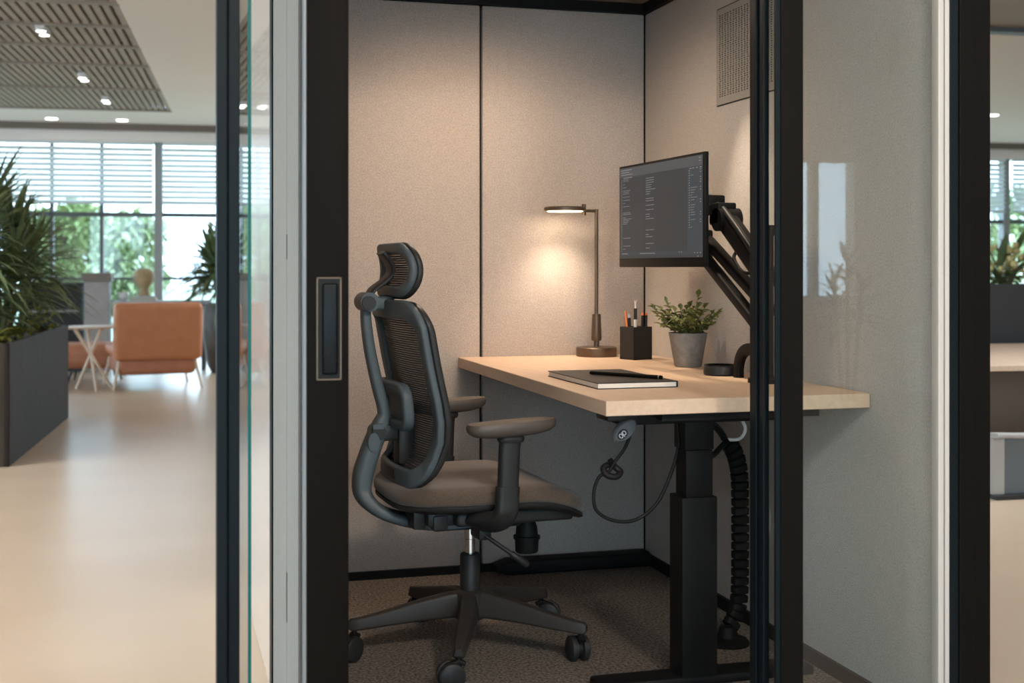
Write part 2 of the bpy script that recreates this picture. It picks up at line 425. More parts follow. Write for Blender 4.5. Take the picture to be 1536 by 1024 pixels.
tag(MB().tube(spline([(-.575, -1.33, .715), (-.563, -1.325, .665), (-.575, -1.32, .625), (-.60, -1.315, .59), (-.615, -1.31, .565), (-.640, -1.305, .55), (-.652, -1.30, .51), (-.645, -1.30, .465), (-.60, -1.30, .437), (-.54, -1.30, .435), (-.485, -1.30, .47), (-.45, -1.30, .53), (-.425, -1.30, .60), (-.415, -1.29, .645), (-.42, -1.28, .69)], 8), .0045, 10)
    .build('power_lead', 'rubber', smooth=60), 'black power lead looping low from the desk control box to the column', 'cable')
tag(MB().tube(spline([(-.612, -1.312, .592), (-.598, -1.305, .575), (-.585, -1.312, .562), (-.60, -1.32, .552), (-.622, -1.315, .556), (-.628, -1.305, .572), (-.612, -1.30, .58)], 6), .0085, 10)
    .build('cable_knot', 'rubber', smooth=60), 'black knotted plug in the looping power lead below the hand controller', 'plug')
tag(MB().tube(spline([(-.33, -1.20, .70), (-.30, -1.17, .665), (-.25, -1.12, .655), (-.20, -1.07, .625), (-.165, -1.03, .595)], 8), .010, 10).build('cable', 'rubber', smooth=60),
    'thick black cable arching from behind the desk column to the cable spine', 'cable', None)
tag(MB().tube(spline([(-.33, -1.20, .60), (-.29, -1.17, .575), (-.24, -1.11, .56), (-.19, -1.06, .575), (-.155, -1.03, .59)], 8), .008, 10).build('cable', 'rubber', smooth=60),
    'thinner black cable sagging low from the desk column to the cable spine', 'cable')
tag(MB().tube(spline([(-.27, -1.18, .726), (-.20, -1.10, .70), (-.15, -1.07, .67), (-.115, -1.06, .63), (-.125, -1.05, .597), (-.16, -1.03, .592)], 8), .0055, 8).build('cable', 'clear', smooth=60),
    'pale clear sheathed cable looping under the desktop beside the cable spine', 'cable')

# cable spine: a chain of links down to the floor
sp = thing('cable_spine', 'black segmented cable spine hanging from under the desk to the floor', 'cable spine', (-.115, -1.0, .008))
path = spline([(-.035, -.03, .575), (-.008, -.02, .53), (.006, -.012, .47), (.010, -.008, .38), (.010, -.008, .25), (.008, -.008, .14), (-.002, -.01, .085), (-.03, -.02, .045)], 30)
dist = [0]
for p, q in zip(path, path[1:]): dist.append(dist[-1]+(q-p).length)
n = 22
for k in range(n):
    s0 = dist[-1]*k/n; s1 = dist[-1]*(k+.86)/n
    def at(s):
        for i in range(len(dist)-1):
            if dist[i+1] >= s: return path[i].lerp(path[i+1], (s-dist[i])/max(1e-9, dist[i+1]-dist[i]))
        return path[-1]
    p, q = at(s0), at(s1)
    b = MB(); b.sweep([p, p.lerp(q, .12), p.lerp(q, .9), q], rrect(.05, .034, .012), ref=(0, 1, .05), scales=[.8, 1, .98, .8])
    b.build('link', 'black', sp, smooth=40)
b = MB(); b.tube(path, .011, 8); b.build('core_cord', 'rubber', sp, smooth=60)
b = MB(); b.lathe([(.001, 0), (.062, 0), (.062, .007), (.056, .014), (.03, .02), (.022, .05), (.001, .05)], c=(-.035, -.02, 0)); b.build('floor_weight', 'black', sp, smooth=40)

# ================================================================== MONITOR + ARM
mn = thing('monitor', 'thin black flat monitor showing a dark interface above the desk', 'monitor', (-.253, -.755, 1.083))
ang = math.atan2(-.269+.235, .612)        # panel lies nearly parallel to the right wall
mn.rotation_euler = (0, 0, math.radians(3.2))
b = MB(); b.box(0, .014, -.298, .298, 0, .326, .002); b.build('bezel', 'black', mn, smooth=35)
b = MB(); b.box(.014, .034, -.16, .16, .06, .26, .008, 3); b.build('back_cover', 'black', mn, smooth=40)
SX, SW, SH = -.0008, .580, .290
def sy(u): return SW/2-u*SW
def sz(v): return .028+SH*(1-v)
tx = MB(); cur = [0]
def paint(k): cur[0] = k
def rect(mb, u0, u1, v0, v1, k):
    n0 = len(mb.bm.faces); mb.box(SX-.0003*k-.0003, SX-.0003*k, sy(u1), sy(u0), sz(v1), sz(v0)); mb.bm.faces.ensure_lookup_table()
    for f in mb.bm.faces[n0:]: f.material_index = cur[0]
rect(tx, 0, 1, 0, 1, 0); paint(1); rect(tx, 0, 1, 0, .10, 1); paint(2)
rect(tx, .835, 1, .10, .93, 1); rect(tx, 0, 1, .93, .97, 1); rect(tx, 0, .33, .10, .115, 1); rect(tx, .829, .831, .10, .93, 1); rect(tx, .327, .329, .115, .93, 1); paint(3)
rr = random.Random(3)
for i in range(46):
    v = .125+.0175*i
    if v > .92: break
    rect(tx, .022, .032, v, v+.006, 2)
    if rr.random() < .55: rect(tx, .045, .06+rr.uniform(.01, .10), v, v+.005, 2)
for i, w in enumerate((.10, .10, .10, .07, .065, .12, .06, .05, 0, .10, .10, 0, .10, 0, .10, 0, .05, .05, .10, 0, 0, 0, 0, .10, 0, .04, .085, 0, 0, .10, 0, .05)):
    if w: rect(tx, .345, .345+w, .145+.024*i, .151+.024*i, 2)
for i in range(24):
    v = .135+.0245*i
    rect(tx, .852, .863, v, v+.008, 2)
    if rr.random() < .6: rect(tx, .872, .875+rr.uniform(.01, .07), v, v+.005, 2)
    if rr.random() < .6: rect(tx, .97, .985, v, v+.006, 2)
for u, v, w in ((.02, .02, .14), (.02, .045, .11), (.02, .07, .15), (.05, .105, .12), (.96, .02, .02), (.96, .05, .02), (.86, .115, .02), (.89, .115, .02), (.93, .115, .02), (.97, .115, .02), (.27, .945, .19), (.03, .945, .08), (.74, .94, .012), (.765, .94, .012), (.91, .95, .01), (.94, .95, .012), (.97, .95, .012), (.945, .985, .012)):
    rect(tx, u, u+w, v, v+.008, 2)
tx.build('screen', ['screen', 'ui_bar', 'ui_side', 'ui_text'], mn)

ar = thing('monitor_stand', 'black articulated monitor arm rising from the desk behind the monitor', 'monitor arm', (-.115, -1.19, DT))
b = MB(); b.lathe([(.001, 0), (.05, 0), (.05, .012), (.02, .018), (.02, .40), (.024, .405), (.024, .43), (.001, .43)]); b.build('post', 'black', ar, smooth=40)
def arm_bar(name, p, q, w, hgt, mname='black'):
    p, q = Vector(p), Vector(q); d = (q-p).normalized()
    b = MB(); b.sweep([p-d*hgt*.3, p-d*hgt*.1, p+d*.03, q-d*.03, q+d*hgt*.1, q+d*hgt*.3], rrect(w, hgt, min(w, hgt)*.28), ref=(0, 0, 1), scales=[(.8, .5), (.95, .9), (1, 1), (1, 1), (.95, .9), (.8, .5)])
    return b.build(name, mname, ar, smooth=40)
up = arm_bar('upper_arm', (.005, .0, .285), (.005, .262, .455), .05, .060)
b = MB(); b.tube(spline([(-.012, .03, .342), (-.012, .14, .417), (-.012, .20, .456), (-.012, .255, .49), (-.012, .29, .50)], 8), .009, 8); b.build('cable_cover', 'dark_plastic', up, smooth=50)
b = MB(); b.sweep([(-.03, .258, .455), (.04, .258, .455)], [(.034*math.cos(2*PI*i/28), .034*math.sin(2*PI*i/28)) for i in range(28)]); b.build('pivot', 'black', ar, smooth=40)
b = MB(); b.box(-.03, .03, .245, .31, .44, .505, .006); b.box(-.05, .02, .30, .345, .47, .53, .006); b.box(-.097, -.03, .35, .42, .44, .53, .006); b.box(-.07, -.03, .28, .40, .47, .50, .004); b.build('head', 'black', ar, smooth=40)
b = MB(); b.box(-.09, -.03, .29, .36, .528, .540, .003); b.build('clip', 'steel', ar)
b = MB(); b.box(-.102, -.095, .38, .48, .42, .52, .002); b.build('mounting_plate', 'black', ar)
arm_bar('lower_arm', (-.008, -.005, .135), (-.008, .425, .365), .035, .030)
arm_bar('lower_arm', (.012, -.005, .195), (.012, .425, .405), .035, .030)
b = MB(); b.box(-.03, .03, .405, .455, .34, .43, .008); b.build('elbow', 'black', ar, smooth=40)
b = MB(); b.tube(spline([(-.03, .33, .505), (-.045, .315, .46), (-.05, .32, .41), (-.05, .36, .39), (-.05, .40, .41)], 8), .006, 8); b.build('cable_loop', 'rubber', ar, smooth=50)
b = MB(); b.tube(spline([(.0, .165, .372), (-.02, .16, .345), (-.02, .13, .315), (-.02, .09, .30), (0, .06, .30)], 8), .005, 8); b.build('cable_loop', 'rubber', ar, smooth=50)
b = MB(); b.sweep(spline([(.0, .172, .0), (.0, .170, .03), (.0, .155, .062), (.0, .12, .082), (.0, .06, .086), (0, 0, .086)], 6), rrect(.034, .024, .008), ref=(1, 0, 0)); b.build('clamp', 'black', ar, smooth=40)

# ================================================================== DESK LAMP
LX, LY = -.216, -.082
lp = thing('desk_lamp', 'bronze desk lamp with a flat disc head lit over the desk', 'lamp', (LX, LY, DT))
MB().lathe([(.001, 0), (.071, 0), (.0725, .003), (.0725, .030), (.070, .0335), (.001, .0345)], n=48).build('base', 'bronze', lp, smooth=35)
MB().lathe([(.001, .034), (.010, .034), (.010, .055), (.0165, .056), (.0185, .064), (.0155, .145), (.0145, .150), (.001, .150)], n=24).build('sleeve', 'bronze', lp, smooth=35)
b = MB(); b.rod((0, 0, .15), (0, 0, .522), .0068); b.rod((.002, 0, .516), (-.045, 0, .516), .0055); b.build('pole', 'bronze', lp, smooth=40)
MB().lathe([(.001, -.019), (.0075, -.019), (.0075, .021), (.001, .021)], c=(-.047, 0, .519), n=18).build('hinge', 'bronze', lp, smooth=40)
HC = (-.131, -.042, .519)
hd = MB(); hd.lathe([(.001, -.007), (.068, -.007), (.0735, -.005), (.0735, .005), (.070, .008), (.001, .009)], c=HC, n=48); hd.box(-.066, -.047, -.007, .007, .514, .524, .001)
hd = hd.build('lamp_head', 'bronze', lp, smooth=35)
MB().lathe([(.001, -.0085), (.062, -.0085), (.062, -.0065), (.001, -.0065)], c=HC, n=40).build('diffuser', 'diffuser', hd)
def light(name, kind, loc, power, col, parent=None, rot=(0, 0, 0), **kw):
    l = bpy.data.lights.new(name, kind); l.energy = power; l.color = col
    for k, v in kw.items(): setattr(l, k, v)
    o = bpy.data.objects.new(name, l); C.objects.link(o); o.location = loc; o.rotation_euler = rot
    if parent: o.parent = parent
    return o
light('lamp_light', 'AREA', (HC[0], HC[1], HC[2]-.0095), .3, (1, .80, .60), lp, shape='DISK', size=.12)
light('lamp_beam', 'SPOT', (HC[0], HC[1], HC[2]-.010), 18, (1, .80, .60), lp, spot_size=math.radians(116), spot_blend=.8, shadow_soft_size=.05)

# ================================================================== THINGS ON THE DESK
pc = thing('pencil_cup', 'square black pencil cup between the lamp and the potted plant', 'pencil cup', (-.133, -.255, DT), math.radians(21))
b = MB(); w, dp, hh, tk = .042, .036, .112, .004
b.box(-w, w, -dp, dp, 0, .005); b.box(-w, -w+tk, -dp, dp, 0, hh, .001); b.box(w-tk, w, -dp, dp, 0, hh, .001); b.box(-w, w, -dp, -dp+tk, 0, hh, .001); b.box(-w, w, dp-tk, dp, 0, hh, .001)
b.build('body', 'dark_plastic', pc)
PCM = Matrix.Translation((-.133, -.255, DT+.0065)) @ Matrix.Rotation(math.radians(21), 4, 'Z')
def pen(name, label, bx, by, tx_, ty, length, parts, cat='pen'):
    base = PCM @ Vector((bx, by, 0)); tip = PCM @ Vector((tx_, ty, .11)); d = (tip-base).normalized()
    o = thing(name, label, cat, base, 0, 'pens and tools in the black cup')
    for pname, s0, s1, r0, r1, m in parts:
        MB().rod(d*length*s0+Vector((0, 0, .003)), d*length*s1+Vector((0, 0, .003)), r0, r1, 12).build(pname, m, o, smooth=50)
    return o
pen('pencil', 'orange pencil leaning left in the black cup', -.026, .006, -.034, .010, .158, [('shaft', 0, .97, .0036, .0036, 'orange'), ('cap', .97, 1, .0036, .0025, 'orange')], 'pencil')
pen('pen', 'slim silver and black pen next to the orange pencil in the cup', -.022, .008, -.026, .008, .148, [('barrel', 0, .9, .0038, .0038, 'dark_plastic'), ('clip', .9, 1, .0030, .0022, 'silver')])
pen('pen', 'slender black pen just right of the orange pencil in the cup', -.012, .008, -.018, .010, .144, [('barrel', 0, .93, .0034, .0034, 'dark_plastic'), ('cap', .93, 1, .0034, .002, 'silver')])
mk = pen('craft_knife', 'tallest black marker with a clear forked top standing in the cup', -.005, -.002, .000, .003, .192, [('collar', 0, .66, .0055, .0055, 'clear'), ('grip', .66, .86, .0062, .0058, 'dark_plastic'), ('clear_stem', .86, .96, .0035, .0035, 'clear')], 'marker')
base = PCM @ Vector((-.005, -.002, 0)); dd = ((PCM @ Vector((.000, .003, .11)))-base).normalized()
b = MB()
for sgn in (-1, 1): b.rod(dd*.182, dd*.197+Vector((.0045*sgn, 0, 0)), .0022, .0016, 8)
b.build('fork', 'clear', mk)
pen('pen', 'black pen with a copper cap, second from the right in the cup', .020, -.006, .022, -.008, .150, [('barrel', 0, .94, .0046, .0046, 'dark_plastic'), ('cap', .94, 1, .0046, .003, 'orange')])
pen('pen', 'rightmost black pen with a coppery edge leaning right in the cup', .029, -.013, .032, -.016, .149, [('barrel', 0, .95, .0046, .0046, 'dark_plastic'), ('cap', .95, 1, .0046, .0036, 'orange')])

pp = thing('potted_plant', 'small leafy green plant in a tapered concrete pot by the wall', 'potted plant', (-.092, -.605, DT))
MB().lathe([(.001, 0), (.040, 0), (.0435, .004), (.0605, .102), (.0620, .106), (.0600, .108), (.0555, .106), (.0535, .092), (.001, .092)], n=40).build('pot', 'concrete', pp, smooth=35)
MB().lathe([(.001, .085), (.053, .088), (.053, .093), (.03, .097), (.001, .098)], n=24).build('soil', 'soil', pp, smooth=60)
rr = random.Random(11); sm = MB(); lf = MB()
def add_leaf(mb, p, d, length, width, up=Vector((0, 0, 1)), fold=.25):
    d = d.normalized(); side = d.cross(up)
    if side.length < 1e-4: side = Vector((1, 0, 0))
    side.normalize(); nn = side.cross(d)
    L = []; Cn = []; Rr = []
    for t, w in ((0, .12), (.25, .8), (.5, 1), (.78, .62), (1, .04)):
        c = p+d*length*t-nn*length*.25*t*t
        Cn.append(c-nn*0); L.append(c+side*width*.5*w+nn*width*fold*w); Rr.append(c-side*width*.5*w+nn*width*fold*w)
    mb.grid([L, Cn, Rr])
for k in range(30):
    a = rr.uniform(0, 2*PI); el = rr.uniform(.25, 1.35); ln = rr.uniform(.07, .125)
    if k < 6: a = (-1.9, -2.5, 1.2, .9, -1.2, 2.4)[k]; el = .42+.1*(k % 3); ln = .135
    d0 = Vector((math.cos(a)*math.cos(el), math.sin(a)*math.cos(el), math.sin(el)))
    p0 = Vector((math.cos(a)*.02*rr.random(), math.sin(a)*.02*rr.random(), .094))
    pts = [p0+d0*ln*t+Vector((0, 0, .02*t*(1-t)+.012*t)) for t in (0, .25, .5, .75, 1)]
    for q in pts:      # keep the twigs clear of the wall
        if q.x > .072: q.x = .072-.3*(q.x-.072)
    sm.tube(pts, .0012, 5, scales=[.0018, .0016, .0013, .001, .0006])
    for j in range(15):
        t = .18+.82*j/14; i = min(3, int(t*4)); q = pts[i].lerp(pts[i+1], t*4-i)
        a2 = a+(1 if j % 2 else -1)*rr.uniform(.6, 1.5); e2 = rr.uniform(-.15, .8)
        dl_ = Vector((math.cos(a2)*math.cos(e2), math.sin(a2)*math.cos(e2), math.sin(e2)))
        if j >= 13: dl_ = d0+Vector((rr.uniform(-.5, .5), rr.uniform(-.5, .5), .2))
        if q.x+dl_.x*.03 > .085: dl_.x = -abs(dl_.x)
        add_leaf(lf, q, dl_, rr.uniform(.018, .027), rr.uniform(.013, .020))
sm.build('stems', 'stem', pp); lf.build('foliage', 'leaf', pp)

nb = thing('notebook', 'closed dark hardcover notebook lying on the oak desk', 'notebook', (-.516, -1.045, DT), math.radians(1))
W2, L2 = .113, .205
MB().box(-W2, W2, -L2, L2, 0, .0022, .0008, 1).build('back_cover', 'notebook', nb)
MB().box(-W2, W2, -L2, L2, .0142, .0166, .0008, 1).build('front_cover', 'notebook', nb)
MB().box(-W2+.003, W2-.004, -L2+.003, L2-.003, .0022, .0142).build('pages', 'paper', nb)
MB().box(W2-.0035, W2, -L2, L2, .0022, .0142).build('spine', 'notebook', nb)
pn = thing('pen', 'dark metal pen lying across the closed notebook', 'pen', (-.535, -1.05, DT+.0172), 0)
p, q = Vector((-.025, .045, .0052)), Vector((.110, -.150, .0052)); d = (q-p)
b = MB(); b.tube([p, p+d*.02, p+d*.5, p+d*.9, p+d*.985, q], .005, 16, scales=[.0034, .0050, .0052, .0052, .0052, .0042]); b.build('barrel', 'bronze_black', pn, smooth=40)
b = MB(); b.tube([p+d*.955, p+d*.968], .0055, 16); b.build('ring', 'silver', pn, smooth=40)

ds = thing('round_dish', 'round black shallow dish on the desk right of the plant', 'dish', (-.128, -.93, DT))
MB().lathe([(.001, 0), (.048, 0), (.0515, .004), (.0515, .024), (.049, .028), (.043, .028), (.041, .024), (.0395, .012), (.001, .010)], n=40).build('bowl', 'dark_plastic', ds, smooth=35)
MB().lathe([(.0405, .0285), (.0495, .0285), (.0495, .0305), (.0405, .0305), (.0405, .0285)], n=40).build('rim', 'black', ds, smooth=35)

# ================================================================== OFFICE CHAIR
ch = thing('office_chair', 'charcoal mesh back office chair with headrest and brown seat facing the desk', 'office chair', (-.873, -.881, .008), math.radians(4.4))
def prof(z): return interp([(.45, -.215), (.50, -.190), (.535, -.165), (.57, -.148), (.63, -.138), (.70, -.145), (.80, -.168), (.91, -.188), (.99, -.214), (1.02, -.222)], z)
# star base
hub = MB(); hub.lathe([(.001, .045), (.018, .045), (.020, .085), (.042, .092), (.048, .11), (.046, .165), (.034, .172), (.001, .172)], n=28); hub.build('base_hub', 'base_plastic', ch, smooth=40)
for k in range(5):
    a = math.radians(-113+72*k); u = Vector((math.cos(a), math.sin(a), 0))
    b = MB()
    st = [(.02, .132, .072, .060), (.06, .132, .068, .056), (.14, .123, .056, .048), (.24, .107, .040, .042), (.31, .097, .032, .036), (.336, .095, .030, .032), (.343, .095, .018, .022)]
    rings = []
    for r, zc, hh, ww in st:
        c = u*r+Vector((0, 0, zc)); sd = Vector((-u.y, u.x, 0))
        rings.append([c+sd*(p*(1 if q < 0 else .72))+Vector((0, 0, q)) for p, q in rrect(ww, hh, min(ww, hh)*.2)])
    b.ring_solid(rings)
    lg = b.build('base_leg', 'base_plastic', ch, smooth=40)
    ca = a+(1.9, -.9, 2.1, 2.2, -2.4)[k]; v = Vector((math.cos(ca), math.sin(ca), 0)); sd = Vector((-v.y, v.x, 0))
    c0 = u*.326; wc = c0-v*.022+Vector((0, 0, .0345))
    b = MB(); b.rod(c0+Vector((0, 0, .056)), c0+Vector((0, 0, .094)), .0075)
    b.sweep([wc-sd*.006, wc+sd*.006], [(.026*math.cos(2*PI*i/20), .026*math.sin(2*PI*i/20)) for i in range(20)])
    b.sweep([c0+Vector((0, 0, .058))-v*.036, c0+Vector((0, 0, .070)), c0+Vector((0, 0, .062))+v*.014], rrect(.020, .012, .004), ref=(0, 0, 1))
    cs = b.build('caster', 'rubber', ch, smooth=40)
    for sgn in (-1, 1):
        b = MB(); sec = [(math.cos(2*PI*i/26), math.sin(2*PI*i/26)) for i in range(26)]
        b.sweep([wc+sd*sgn*.0075, wc+sd*sgn*.009, wc+sd*sgn*.023, wc+sd*sgn*.027, wc+sd*sgn*.0265], sec, ref=(0, 0, 1), scales=[.031, .0345, .0345, .029, .022])
        b.build('wheel', 'dark_plastic', cs, smooth=40)
# gas lift
MB().lathe([(.001, .168), (.0285, .168), (.0285, .268), (.026, .272), (.001, .272)], n=28).build('lift_sleeve', 'dark_plastic', ch, smooth=40)
MB().lathe([(.001, .268), (.0145, .268), (.0145, .312), (.0165, .314), (.0165, .36), (.001, .36)], n=24).build('gas_lift', 'chrome', ch, smooth=40)
# mechanism under the seat
b = MB(); b.box(-.13, .13, -.075, .075, .352, .412, .012, 3); b.box(-.17, -.05, -.16, .16, .385, .425, .008, 2); b.box(-.20, -.165, -.13, -.05, .375, .43, .004); b.box(-.155, -.115, -.165, -.12, .375, .415, .004)
b.box(-.10, .235, -.195, -.135, .386, .424, .01, 3); b.box(-.10, .235, .135, .195, .386, .424, .01, 3)
b.build('mechanism', 'dark_plastic', ch, smooth=40)
b = MB(); b.lathe([(.001, .262), (.030, .262), (.033, .266), (.0345, .300), (.0385, .301), (.0385, .309), (.032, .311), (.030, .335), (.020, .36), (.012, .40), (.001, .40)], c=(.17, 0, 0), n=28); b.build('tension_knob', 'rubber', ch, smooth=40)
b = MB(); b.box(-.02, .016, -.14, -.06, .335, .372, .006)
lv = b.build('lever_mount', 'dark_plastic', ch, smooth=40)
b = MB(); b.tube(spline([(-.004, -.135, .350), (.03, -.145, .325), (.068, -.152, .297)], 5), .0058, 10); b.tube([(.066, -.152, .299), (.070, -.152, .296), (.108, -.157, .268), (.114, -.158, .263)], .009, 12, scales=[.006, .0088, .0100, .007]); b.build('lever', 'dark_plastic', ch, smooth=40)
# seat cushion and pan
def se_ring(cx, cy, a, bb, z, n=64, e=3.6, zf=None):
    out = []
    for i in range(n):
        t = 2*PI*i/n; ct, st = math.cos(t), math.sin(t)
        x = cx+a*math.copysign(abs(ct)**(2/e), ct); y = cy+bb*math.copysign(abs(st)**(2/e), st)
        dz = -.06*max(0, (x-.09)/.20)**2
        dz += .008*min(1, (abs(y)/.25))**2
        out.append(Vector((x, y, z+dz)))
    return out
rings = [se_ring(.022, 0, .02, .02, .492)]
for s in (.25, .5, .7, .82): rings.append(se_ring(.022, 0, .275*s, .25*s, .492))
for s, z in ((.90, .4905), (.955, .485), (.985, .476), (1, .463), (.995, .450), (.97, .443), (.5, .440)): rings.append(se_ring(.022, 0, .275*s, .25*s, z))
MB().ring_solid(rings).build('seat', 'seat', ch, smooth=60)
rings = []
for s, z in ((.3, .445), (.95, .445), (.985, .442), (.985, .434), (.95, .426), (.80, .416), (.3, .414)): rings.append(se_ring(.022, 0, .275*s, .25*s, z))
MB().ring_solid(rings).build('seat_pan', 'dark_plastic', ch, smooth=50)
# back frame loop
def loop(hw_top, hw_bot, z0, z1, rad, xf, n=7):
    P = []
    def hw(z): return hw_bot+(hw_top-hw_bot)*min(1, max(0, (z-z0)/.16))
    cs = [(1, 1, 0), (-1, 1, 90), (-1, -1, 180), (1, -1, 270)]
    for sy_, sz_, a0 in cs:
        zc = (z1-rad) if sz_ > 0 else (z0+rad); yc = sy_*(hw(z1 if sz_ > 0 else z0)-rad)
        for k in range(n+1):
            a = math.radians(a0+90*k/n); y = yc+rad*math.cos(a); z = zc+rad*math.sin(a); P.append((y, z))
        if a0 == 90: P += [(-hw(z), z) for z in [z1-rad-(z1-z0-2*rad)*t for t in (.12, .25, .4, .55, .7, .85)]]
        if a0 == 270: P += [(hw(z), z) for z in [z0+rad+(z1-z0-2*rad)*t for t in (.15, .3, .45, .6, .75, .88)]]
        if a0 == 0: P += [(hw(z1)-rad-(2*(hw(z1)-rad))*t, z1) for t in (.2, .4, .6, .8)]
        if a0 == 180: P += [(-hw(z0)+rad+(2*(hw(z0)-rad))*t, z0) for t in (.2, .4, .6, .8)]
    return [Vector((xf(y, z), y, z)) for y, z in P]
def xback(y, z): return prof(z)-.014-.028*(1-(y/.225)**2)
lp_ = loop(.220, .196, .512, .962, .062, xback)
b = MB(); b.sweep(lp_, rrect(.050, .020, .007), ref=(1, 0, 0), closed=True); bf = b.build('back_frame', 'plastic', ch, smooth=45)
lp2 = loop(.234, .210, .498, .974, .070, lambda y, z: xback(y, z)+.017)
b = MB(); b.sweep(lp2, rrect(.020, .020, .007), ref=(1, 0, 0), closed=True); b.build('back_trim', 'dark_plastic', ch, smooth=45)
rows = []
for i in range(41):
    z = .505+.465*i/40; hw = .196+.024*min(1, max(0, (z-.512)/.16))+.004
    hw = hw*(1 if .57 < z < .91 else max(.62, 1-(((.57-z) if z < .57 else (z-.91))/.06)**2*.18))
    rows.append([Vector((xback(y, z)+.010, y, z)) for y in [hw*(-1+2*j/16) for j in range(17)]])
MB().grid(rows).build('back_mesh', 'mesh', ch, smooth=60, solid=.0015)
# lumbar pad behind the mesh
xl = lambda y, z: -.226+.7*(y*y)-.10*(z-.70)
lo = loop(.125, .125, .648, .752, .032, xl)
b = MB(); b.sweep(lo, rrect(.026, .030, .008), ref=(1, 0, 0), closed=True)
lm = b.build('lumbar_support', 'plastic', ch, smooth=45)
rows = [[Vector((xl(y, z)+.006+(.008 if .68 < z < .72 else 0), y, z)) for y in [-.118+.236*j/12 for j in range(13)]] for z in [.645+.11*i/10 for i in range(11)]]
MB().grid(rows).build('lumbar_plate', 'plastic', lm, smooth=60, solid=.006)
# spine
sec = rrect(1, 1, .3)
low = spline([(.02, 0, .372), (-.08, 0, .366), (-.165, 0, .374), (-.255, 0, .404), (-.305, 0, .450), (-.308, 0, .505), (-.286, 0, .575), (-.262, 0, .635), (-.245, 0, .675)], 6)
nL = len(low); sc = []
for i in range(nL):
    t = i/(nL-1); sc.append((interp([(0, .17), (.35, .14), (.55, .07), (.8, .058), (1, .04)], t), interp([(0, .030), (.35, .032), (.5, .044), (.62, .052), (.85, .048), (1, .030)], t)))
def sweep_xz(mb, pts, scl):      # section: first axis across the chair, second in the side plane
    return mb.sweep(pts, sec, ref=None if False else (1, 0, .001), scales=scl)
b = MB()
rings = []
for i, p in enumerate(low):
    t = (low[min(i+1, nL-1)]-low[max(i-1, 0)]).normalized(); nrm = Vector((-t.z, 0, t.x))
    rings.append([p+Vector((0, a*sc[i][0], 0))+nrm*(c_*sc[i][1]) for a, c_ in sec])
b.ring_solid(rings); spn = b.build('spine', 'plastic', ch, smooth=45)
bow = spline([(-.248, 0, .660), (-.250, 0, .690), (-.268, 0, .755), (-.288, 0, .847), (-.298, 0, .92), (-.300, 0, .965)], 6)
b = MB(); rings = []
for i, p in enumerate(bow):
    t = (bow[min(i+1, len(bow)-1)]-bow[max(i-1, 0)]).normalized(); nrm = Vector((-t.z, 0, t.x)); k = i/(len(bow)-1)
    rings.append([p+Vector((0, a*(.044-.010*k), 0))+nrm*(c_*(.034-.008*k)) for a, c_ in sec])
b.ring_solid(rings); b.build('spine_bow', 'plastic', ch, smooth=45)
b = MB(); b.box(-.262, -.185, -.022, .022, .60, .645, .008); b.box(-.215, -.165, -.03, .03, .535, .66, .008); b.box(-.235, -.17, -.055, .055, .498, .528, .006); b.rod((-.268, -.032, .625), (-.268, .032, .625), .020, n=20)
b.build('spine_bracket', 'dark_plastic', ch, smooth=40)
b = MB(); b.sweep([(-.285, -.036, .600), (-.285, -.029, .600)], [(.016*math.cos(2*PI*i/24), .026*math.sin(2*PI*i/24)) for i in range(24)], ref=(0, 0, 1)); b.sweep([(-.272, -.036, .642), (-.272, -.029, .642)], rrect(.03, .014, .003), ref=(0, 0, 1)); b.build('adjuster', 'plastic', spn, smooth=40)
# headrest: knuckle, stem, padded loop with mesh
b = MB(); b.rod((-.297, -.042, .980), (-.297, .042, .980), .026, n=24); b.box(-.305, -.225, -.034, .034, .958, .995, .010, 3); b.build('headrest_joint', 'plastic', ch, smooth=40)
b = MB(); b.sweep([(-.302, -.052, .978), (-.302, -.042, .978)], [(.019*math.cos(2*PI*i/24), .019*math.sin(2*PI*i/24)) for i in range(24)]); b.build('joint_cap', 'dark_plastic', ch, smooth=40)
st = spline([(-.294, 0, .985), (-.282, 0, 1.012), (-.250, 0, 1.036), (-.230, 0, 1.060), (-.236, 0, 1.088), (-.258, 0, 1.115)], 6)
b = MB(); rings = []
for i, p in enumerate(st):
    t = (st[min(i+1, len(st)-1)]-st[max(i-1, 0)]).normalized(); nrm = Vector((-t.z, 0, t.x))
    rings.append([p+Vector((0, a*.072, 0))+nrm*(c_*.014) for a, c_ in sec])
b.ring_solid(rings); b.build('headrest_stem', 'dark_plastic', ch, smooth=45)
def xhead(y, z):
    return -.247+.004*(y/.14)**2+.034*max(0, math.sin(PI*min(1, max(0, (z-.992)/.146))))**.7
hl = loop(.152, .152, 1.008, 1.124, .052, xhead)
b = MB(); b.sweep(hl, rrect(.032, .022, .009), ref=(1, 0, 0), closed=True); b.build('headrest_frame', 'plastic', ch, smooth=45)
hl2 = loop(.160, .160, .998, 1.131, .054, lambda y, z: xhead(y, z)+.016)
b = MB(); b.sweep(hl2, rrect(.020, .018, .007), ref=(1, 0, 0), closed=True); b.build('headrest_trim', 'dark_plastic', ch, smooth=45)
rows = []
for i in range(17):
    z = 1.004+.122*i/16; hw = .144*(1-.25*abs((z-1.065)/.061)**4)
    rows.append([Vector((xhead(y, z)+.012, y, z)) for y in [hw*(-1+2*j/12) for j in range(13)]])
MB().grid(rows).build('headrest_mesh', 'mesh', ch, smooth=60, solid=.0015)
